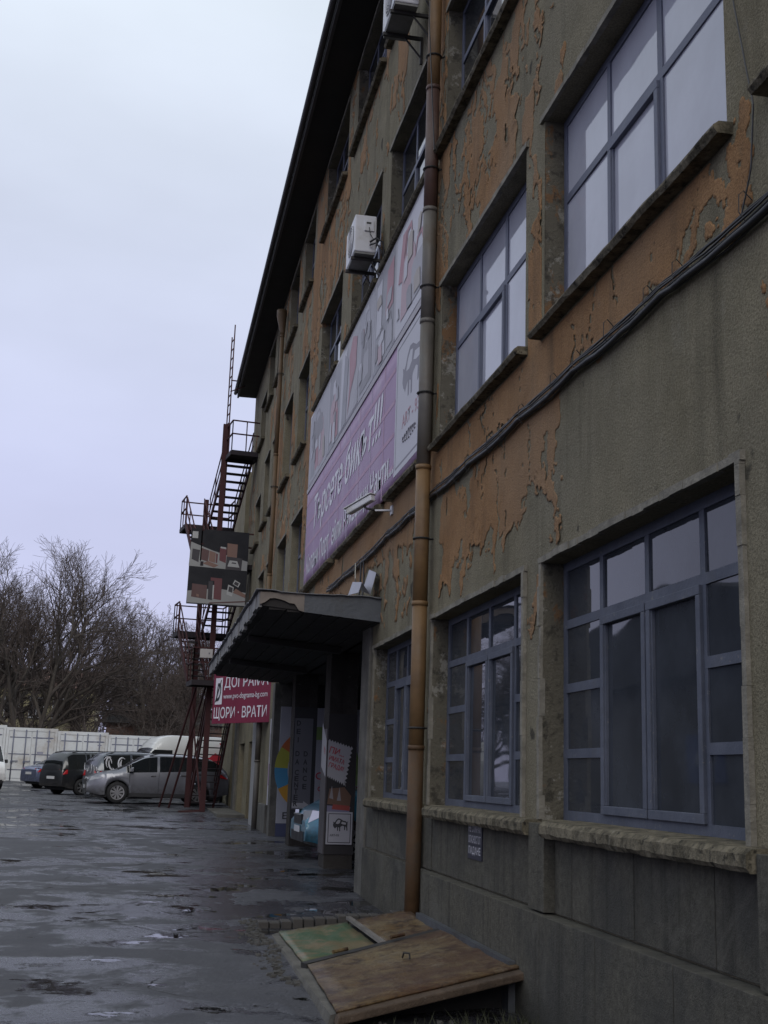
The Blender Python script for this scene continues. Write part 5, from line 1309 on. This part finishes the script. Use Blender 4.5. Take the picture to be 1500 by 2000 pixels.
# ------------------------------------------------------------------ containers
def container(i, label, x, y, z):
    c = thing('shipping_container', label, 'container', (x, y, z), 0, 'white shipping containers along the back of the yard', world=False)
    Wc, Hc, Lc = 2.42, 2.59, 6.06; m = MB()
    m.box(-Wc/2+.04, Wc/2-.04, .06, Lc, .12, Hc-.06)
    for k in range(20):
        t = .3+k*.28; 
        for s in (-1, 1): m.box(s*(Wc/2-.02)-.02, s*(Wc/2-.02)+.02, t, t+.14, .15, Hc-.15)
    m.build('shell', MAT['container'], c)
    m = MB(); 
    for s in (-1, 1): m.box(s*(Wc/2-.06)-.06, s*(Wc/2-.06)+.06, 0, .12, 0, Hc)
    m.box(-Wc/2+.121, Wc/2-.121, 0, .12, Hc-.16, Hc-.002); m.box(-Wc/2+.121, Wc/2-.121, 0, .12, 0, .15)
    m.build('corner_frame', MAT['container'], c)
    for s in (-1, 1):
        a, b = sorted((s*.012, s*(Wc/2-.135)))
        d = MB().box(a, b, .015, .058, .17, Hc-.18).build('door', MAT['container'], c, bevel=.008)
        for xx in (a+.22, b-.26):
            MB().tube([(xx, -.03, .08), (xx, -.03, Hc-.09)], .028, 8).build('locking_bar', MAT['locking'], d, True)
            MB().box(xx-.05, xx+.05, -.05, .012, .9, 1.0).box(xx-.04, xx+.3, -.06, -.045, .97, 1.01).build('handle', MAT['locking'], d)
        for zz in (.55, 1.3, 2.1):
            MB().box(a+.04, b-.04, .004, .0145, zz, zz+.045).build('rib', MAT['locking'], d)
    pr_ = MB()
    for xx, zz, w_, h_ in ((.25, 2.08, .26, .07), (.68, 2.08, .30, .08), (.72, 1.93, .2, .06), (.3, 1.36, .3, .1), (-.85, 1.02, .26, .24), (-.35, 1.05, .2, .2))[:(6 if i == 1 else 4)]:
        pr_.ngon(rect(xx, zz, xx+w_, zz+h_), (0, .0135, 0), (1,0,0), AZ)
    pr_.build('stencil_marks', flat('stencil', (.24, .24, .30)), c)
    return c
MAT['locking'] = plain('locking_gear', (.13, .14, .19), .5, .3, var=.2)
names = ['white shipping container behind the white van at the left edge', 'white shipping container with square stencil marks behind the pale blue saloon', 'white shipping container straight behind the black minivan', 'white shipping container left of the tall panel van roof', 'white shipping container hidden behind the cab of the panel van', 'white shipping container behind the middle of the panel van', 'white shipping container behind the tail of the panel van']
x = -10.2
for i, nme in enumerate(names):
    container(i, nme, -10.28+2.44*i, 62.3-.05*i, float(G(-10.28+2.44*i, 62.3))-.02)

# ------------------------------------------------------------------ trees
class Segs:
    def __init__(s): s.a = []; s.b = []; s.ra = []; s.rb = []
    def add(s, a, b, ra, rb): s.a.append(a); s.b.append(b); s.ra.append(ra); s.rb.append(rb)
    def mesh(s, n):
        A, Bp = np.array(s.a), np.array(s.b); ra, rb = np.array(s.ra), np.array(s.rb)
        d = Bp-A; d /= np.linalg.norm(d, axis=1)[:,None]+1e-9
        ref = np.where(np.abs(d[:,2:3]) < .9, np.array([[0,0,1.]]), np.array([[1.,0,0]]))
        u = np.cross(d, ref); u /= np.linalg.norm(u, axis=1)[:,None]; v = np.cross(d, u)
        t = 2*np.pi*np.arange(n)/n
        off = np.cos(t)[None,:,None]*u[:,None,:]+np.sin(t)[None,:,None]*v[:,None,:]
        lo = A[:,None,:]+off*ra[:,None,None]; hi = Bp[:,None,:]+off*rb[:,None,None]
        V_ = np.concatenate([lo, hi], 1).reshape(-1, 3)
        base = (np.arange(len(A))*2*n)[:,None]; i = np.arange(n)[None,:]; j = (i+1)%n
        return V_, np.stack([base+i, base+j, base+n+j, base+n+i], -1).reshape(-1, 4)
def grow(r, big, small, p, d, length, rad, depth, maxd, up, spread, kids):
    nseg = 6 if depth < 2 else (5 if depth < maxd else 3)
    p = np.array(p, float); d = np.array(d, float); step = length/nseg
    pts = []
    for i in range(nseg):
        d = d+r.normal(0, .10+.035*depth, 3)+np.array([0, 0, up*(.05+.02*depth)]); d /= np.linalg.norm(d)
        q = p+d*step
        ra = rad*(1-.75*i/nseg); rb = rad*(1-.75*(i+1)/nseg)
        (big if depth <= 1 else small).add(p, q, max(ra, .0078), max(rb, .0065))
        pts.append((q, d.copy(), max(rb, .0065))); p = q
    if depth >= maxd: return
    nk = kids[depth]
    for k in range(nk):
        t = (.18 if depth else .22)+(.82 if depth else .78)*(k+r.random())/nk
        i = min(nseg-1, int(t*nseg)); q, dd, rr = pts[i]
        ax = r.normal(0, 1, 3); ax -= dd*ax.dot(dd); ax /= np.linalg.norm(ax)
        a = spread*(.7+.6*r.random())
        nd = dd*math.cos(a)+ax*math.sin(a)
        if nd[2] < -.1: nd[2] *= .3
        l = length*(.62 if depth else .60)*(1.08-.55*t)*(.8+.4*r.random())
        grow(r, big, small, q, nd, l, min(rr*.85, rad*.55), depth+1, maxd, up, spread, kids)
def tree_meshes(seed, h, stems, maxd, kids, spread, up, rad):
    r = np.random.default_rng(seed); big, small = Segs(), Segs()
    for k in range(stems):
        a = 2*math.pi*(k+r.random()*.6)/stems; tilt = (.0 if stems == 1 else .16+.42*r.random())
        d = [math.cos(a)*math.sin(tilt), math.sin(a)*math.sin(tilt)*.8, math.cos(tilt)]
        grow(r, big, small, [math.cos(a)*.25*(stems>1), math.sin(a)*.25*(stems>1), -.2], d, h*(.74+.2*r.random())*(.75 if stems > 1 else .8), rad*(1 if stems == 1 else .62), 0, maxd, up, spread, kids)
    return big, small
def tree(name, label, seed, h, stems, maxd, kids, spread, up, rad, loc, group='bare winter trees behind the containers'):
    t = thing(name, label, 'tree', loc, 0, group, world=False)
    big, small = tree_meshes(seed, h, stems, maxd, kids, spread, up, rad)
    v, f = big.mesh(6); fast_mesh('trunk', v, f, MAT['bark'], t, True)
    v, f = small.mesh(3); o = fast_mesh('crown', v, f, MAT['twig'], t)
    return t
def place(src, label, loc, rz, s):
    t = copy_tree(src); t['label'] = label; t.location = loc; t.rotation_euler = (0, 0, rz); t.scale = (s, s, s); return t
def tp(px, Y): return None
T1 = tree('bare_tree', 'big many stemmed bare tree leaning outwards, left of the yard behind the containers', 101, 14.5, 7, 3, (10, 10, 9), .62, .55, .30, (-6.8, 72, -.7))
T2 = tree('bare_tree', 'single trunk bare tree with fine upright twigs right of the many stemmed tree', 102, 12.5, 1, 4, (14, 9, 7, 5), .70, .45, .26, (-.4, 84, -.8))
T3 = tree('bare_tree', 'rounded bare tree seen through the lower fire escape flights', 103, 11.5, 1, 4, (15, 9, 7, 5), .85, .2, .28, (2.2, 88, -.8))
T4 = tree('bare_tree', 'slender bare tree with a pale birch like crown rising over the many stemmed tree', 104, 16, 3, 4, (8, 8, 6, 5), .42, .8, .2, (-6.0, 88, -.7))
gl = [(T4, 'thin bare tree at the left edge behind the many stemmed tree', (-11.2, 90, -.7), 1.0, .93), (T2, 'bare tree filling the gap left of the many stemmed trunk', (-9.8, 80, -.7), 2.2, .98),
      (T3, 'bushy bare tree between the many stemmed tree and the fire escape', (-2.8, 92, -.8), 3.0, .95), (T2, 'bare tree just left of the fire escape landing', (.7, 96, -.8), 4.0, 1.02),
      (T3, 'bare tree behind the red joinery sign', (4.9, 94, -.9), .7, 1.0), (T2, 'bare tree behind the foot of the fire escape', (3.4, 100, -.9), 5.2, 1.05),
      (T3, 'low bare tree over the container roofs near the panel van', (.8, 76, -.9), 1.9, .62), (T2, 'low bare tree over the middle container roofs', (-3.6, 74, -.8), .4, .60), (T4, 'far bare tree with thin stems on the left of the gap', (-4.2, 102, -.8), 3.3, .86),
      (T3, 'far bare tree in front of the pale house', (-8.2, 95, -.7), 5.5, .95)]
gl += [(T3, 'broad bare tree behind the pale panel van roof', (1.6, 82, -.9), 2.2, .82), (T2, 'bare tree peeping over the sign beside the canopy edge', (6.4, 97, -.9), 1.1, .98),
       (T2, 'bare tree beyond the leftmost container at the frame edge', (-13.0, 94, -.7), 5.9, 1.0)]
for a in gl: place(*a)
# conifer at the left edge
cf = thing('conifer', 'dark drooping conifer cut by the left edge above the van', 'tree', (-11.9, 84, -.7), world=False)
r_ = np.random.default_rng(9); S = Segs(); vs, fs, k = [], [], 0
S.add([0,0,-.3], [0,0,17.2], .24, .03)
for i in range(170):
    z = 3+13.8*(i/170)**.9; L_ = .4+2.3*(1-(z-3)/14.4)**.9*(.7+.5*r_.random()); a = r_.random()*6.28
    d = np.array([math.cos(a), math.sin(a), -.05]); p = np.array([0,0,z]); q = p
    for s_i in range(4):
        d = d+np.array([0,0,-.10 if s_i < 2 else .12]); d /= np.linalg.norm(d); q2 = q+d*L_/4; S.add(q, q2, .025*(1-s_i*.2), .02*(1-s_i*.2))
        for m_ in range(26):
            t = r_.random(); c = q+(q2-q)*t; dirn = r_.normal(0, 1, 3)+d*.8+np.array([0,0,-.6]); dirn /= np.linalg.norm(dirn); sd_ = np.cross(dirn, r_.normal(0,1,3)); sd_ /= np.linalg.norm(sd_)
            ln = .10+.18*r_.random(); vs += [c-sd_*.02, c+sd_*.02, c+dirn*ln+sd_*.012]; fs.append((k, k+1, k+2)); k += 3
        q = q2
v, f = S.mesh(5); fast_mesh('trunk', v, f, MAT['bark'], cf)
fast_mesh('crown', np.array(vs), np.array(fs), MAT['needle'], cf)
# low thicket
S = Segs(); r_ = np.random.default_rng(19)
for i in range(2600):
    x = r_.uniform(-13, 8); y = r_.uniform(66, 80); h = r_.uniform(1.0, 4.2)*(.7+.3*math.sin(x*1.7)); z = float(G(x, y)); p = np.array([x, y, z])
    d = np.array([r_.normal(0,.25), r_.normal(0,.25), 1.])
    for s_i in range(3):
        d = d+r_.normal(0,.22,3); d /= np.linalg.norm(d); q = p+d*h/3; S.add(p, q, .018-.004*s_i, .014-.004*s_i)
        for b in range(2):
            e2 = d+r_.normal(0,.6,3); e2 /= np.linalg.norm(e2); S.add(q, q+e2*h*.22, .009, .005)
        p = q
v, f = S.mesh(3); tag(fast_mesh('thicket', v, f, MAT['twig']), 'tangled bare brushwood behind the container row', 'brushwood', kind='stuff')

# ------------------------------------------------------------------ houses behind
def house(label, x0, x1, y, z0, z1, wallm, wins, roofm, depth=9, rise=1.8):
    h = thing('house', label, 'house', ((x0+x1)/2, y+depth/2, z0))
    MB().box(x0, x1, y, y+depth, z0-.5, z1).build('wall', wallm, h)
    m = MB(); ym = y+depth/2
    m.add([(x0-.4,y-.4,z1),(x1+.4,y-.4,z1),(x1+.4,ym,z1+rise),(x0-.4,ym,z1+rise),(x0-.4,y+depth+.4,z1),(x1+.4,y+depth+.4,z1)], [(0,1,2,3),(3,2,5,4),(0,3,4),(1,5,2),(0,4,5,1)])
    m.build('roof', roofm, h)
    for (a, b, c, d) in wins:
        w_ = MB().box(a-.07, b+.07, y-.05, y+.02, c-.07, c).box(a-.07, b+.07, y-.05, y+.02, d, d+.07).box(a-.07, a, y-.05, y+.02, c, d).box(b, b+.07, y-.05, y+.02, c, d).box((a+b)/2-.03, (a+b)/2+.03, y-.04, y+.01, c, d).build('window', MAT['white_frame'], h)
        MB().box(a, b, y-.02, y-.005, c, d).build('pane', MAT['glass'], w_)
        MB().box(a-.12, b+.12, y-.12, y, c-.13, c-.075).build('sill', MAT['concrete'], w_)
    return h
WY = plain('pale_yellow_wall', (.38, .34, .20), .85, var=.2, scale=1.2, dirt=(.22, .19, .13))
WB = plain('brown_brick_wall', (.15, .085, .065), .9, var=.3, scale=2)
wins = [(x, x+1.1, z, z+1.55) for z in (.9, 3.9) for x in (-13.6, -11.6, -9.6, -7.7, -6.0)]
house('pale yellow two storey house glimpsed between the bare trunks', -14.5, -4.2, 106, -.8, 6.4, WY, wins, WB)
house('low brown brick shed behind the containers near the fire escape', -2.6, 7.5, 86, -.9, 3.0, WB, [(-1.8, -.8, .9, 2.0), (1.0, 2.0, .9, 2.0), (3.6, 4.6, .9, 2.0)], MAT['roof'], 6, 1.0)
# gabled workshop across the yard: seen mirrored in the ground floor windows
wk = thing('workshop', 'gabled workshop across the yard mirrored in the dark ground floor windows', 'building', (-20, 45, -1.4))
m = MB(); m.box(-34, -14, 27, 66, -2, 4.2); m.build('wall', plain('workshop_wall', (.16, .15, .14), .9), wk)
m = MB(); m.add([(-13.4,26.4,4.2),(-13.4,66.6,4.2),(-13.4,45,7.9),(-34.5,26.4,4.2),(-34.5,66.6,4.2),(-34.5,45,7.9)], [(0,1,2),(3,5,4),(0,2,5,3),(1,4,5,2),(0,3,4,1)]); m.build('roof', MAT['roof'], wk)
MB().box(-13.99, -13.9, 41.0, 44.5, .2, 2.0).build('sign_board', flat('blue_board', (.03, .06, .22)), wk)
MB().ngon([(1.75+1.1*math.cos(t), .9+.42*math.sin(t)) for t in np.linspace(0, 6.28, 25)[:-1]], (-13.895, 41.0, .2), (0,1,0), AZ).build('sign_oval', flat('oval_pale', (.35, .38, .45)), wk)
for i, (yy, s) in enumerate(((74, 1.0), (82, 1.1), (22, .95), (91, 1.0))):
    place((T2, T3)[i%2], ('bare tree beside the workshop, mirrored in the ground floor panes', 'bare tree past the workshop, mirrored in the ground floor panes', 'bare tree on the near side of the workshop, mirrored in the panes', 'furthest bare tree of the row mirrored in the ground floor panes')[i], (-17-i, yy, -1.2), i*1.7, s)
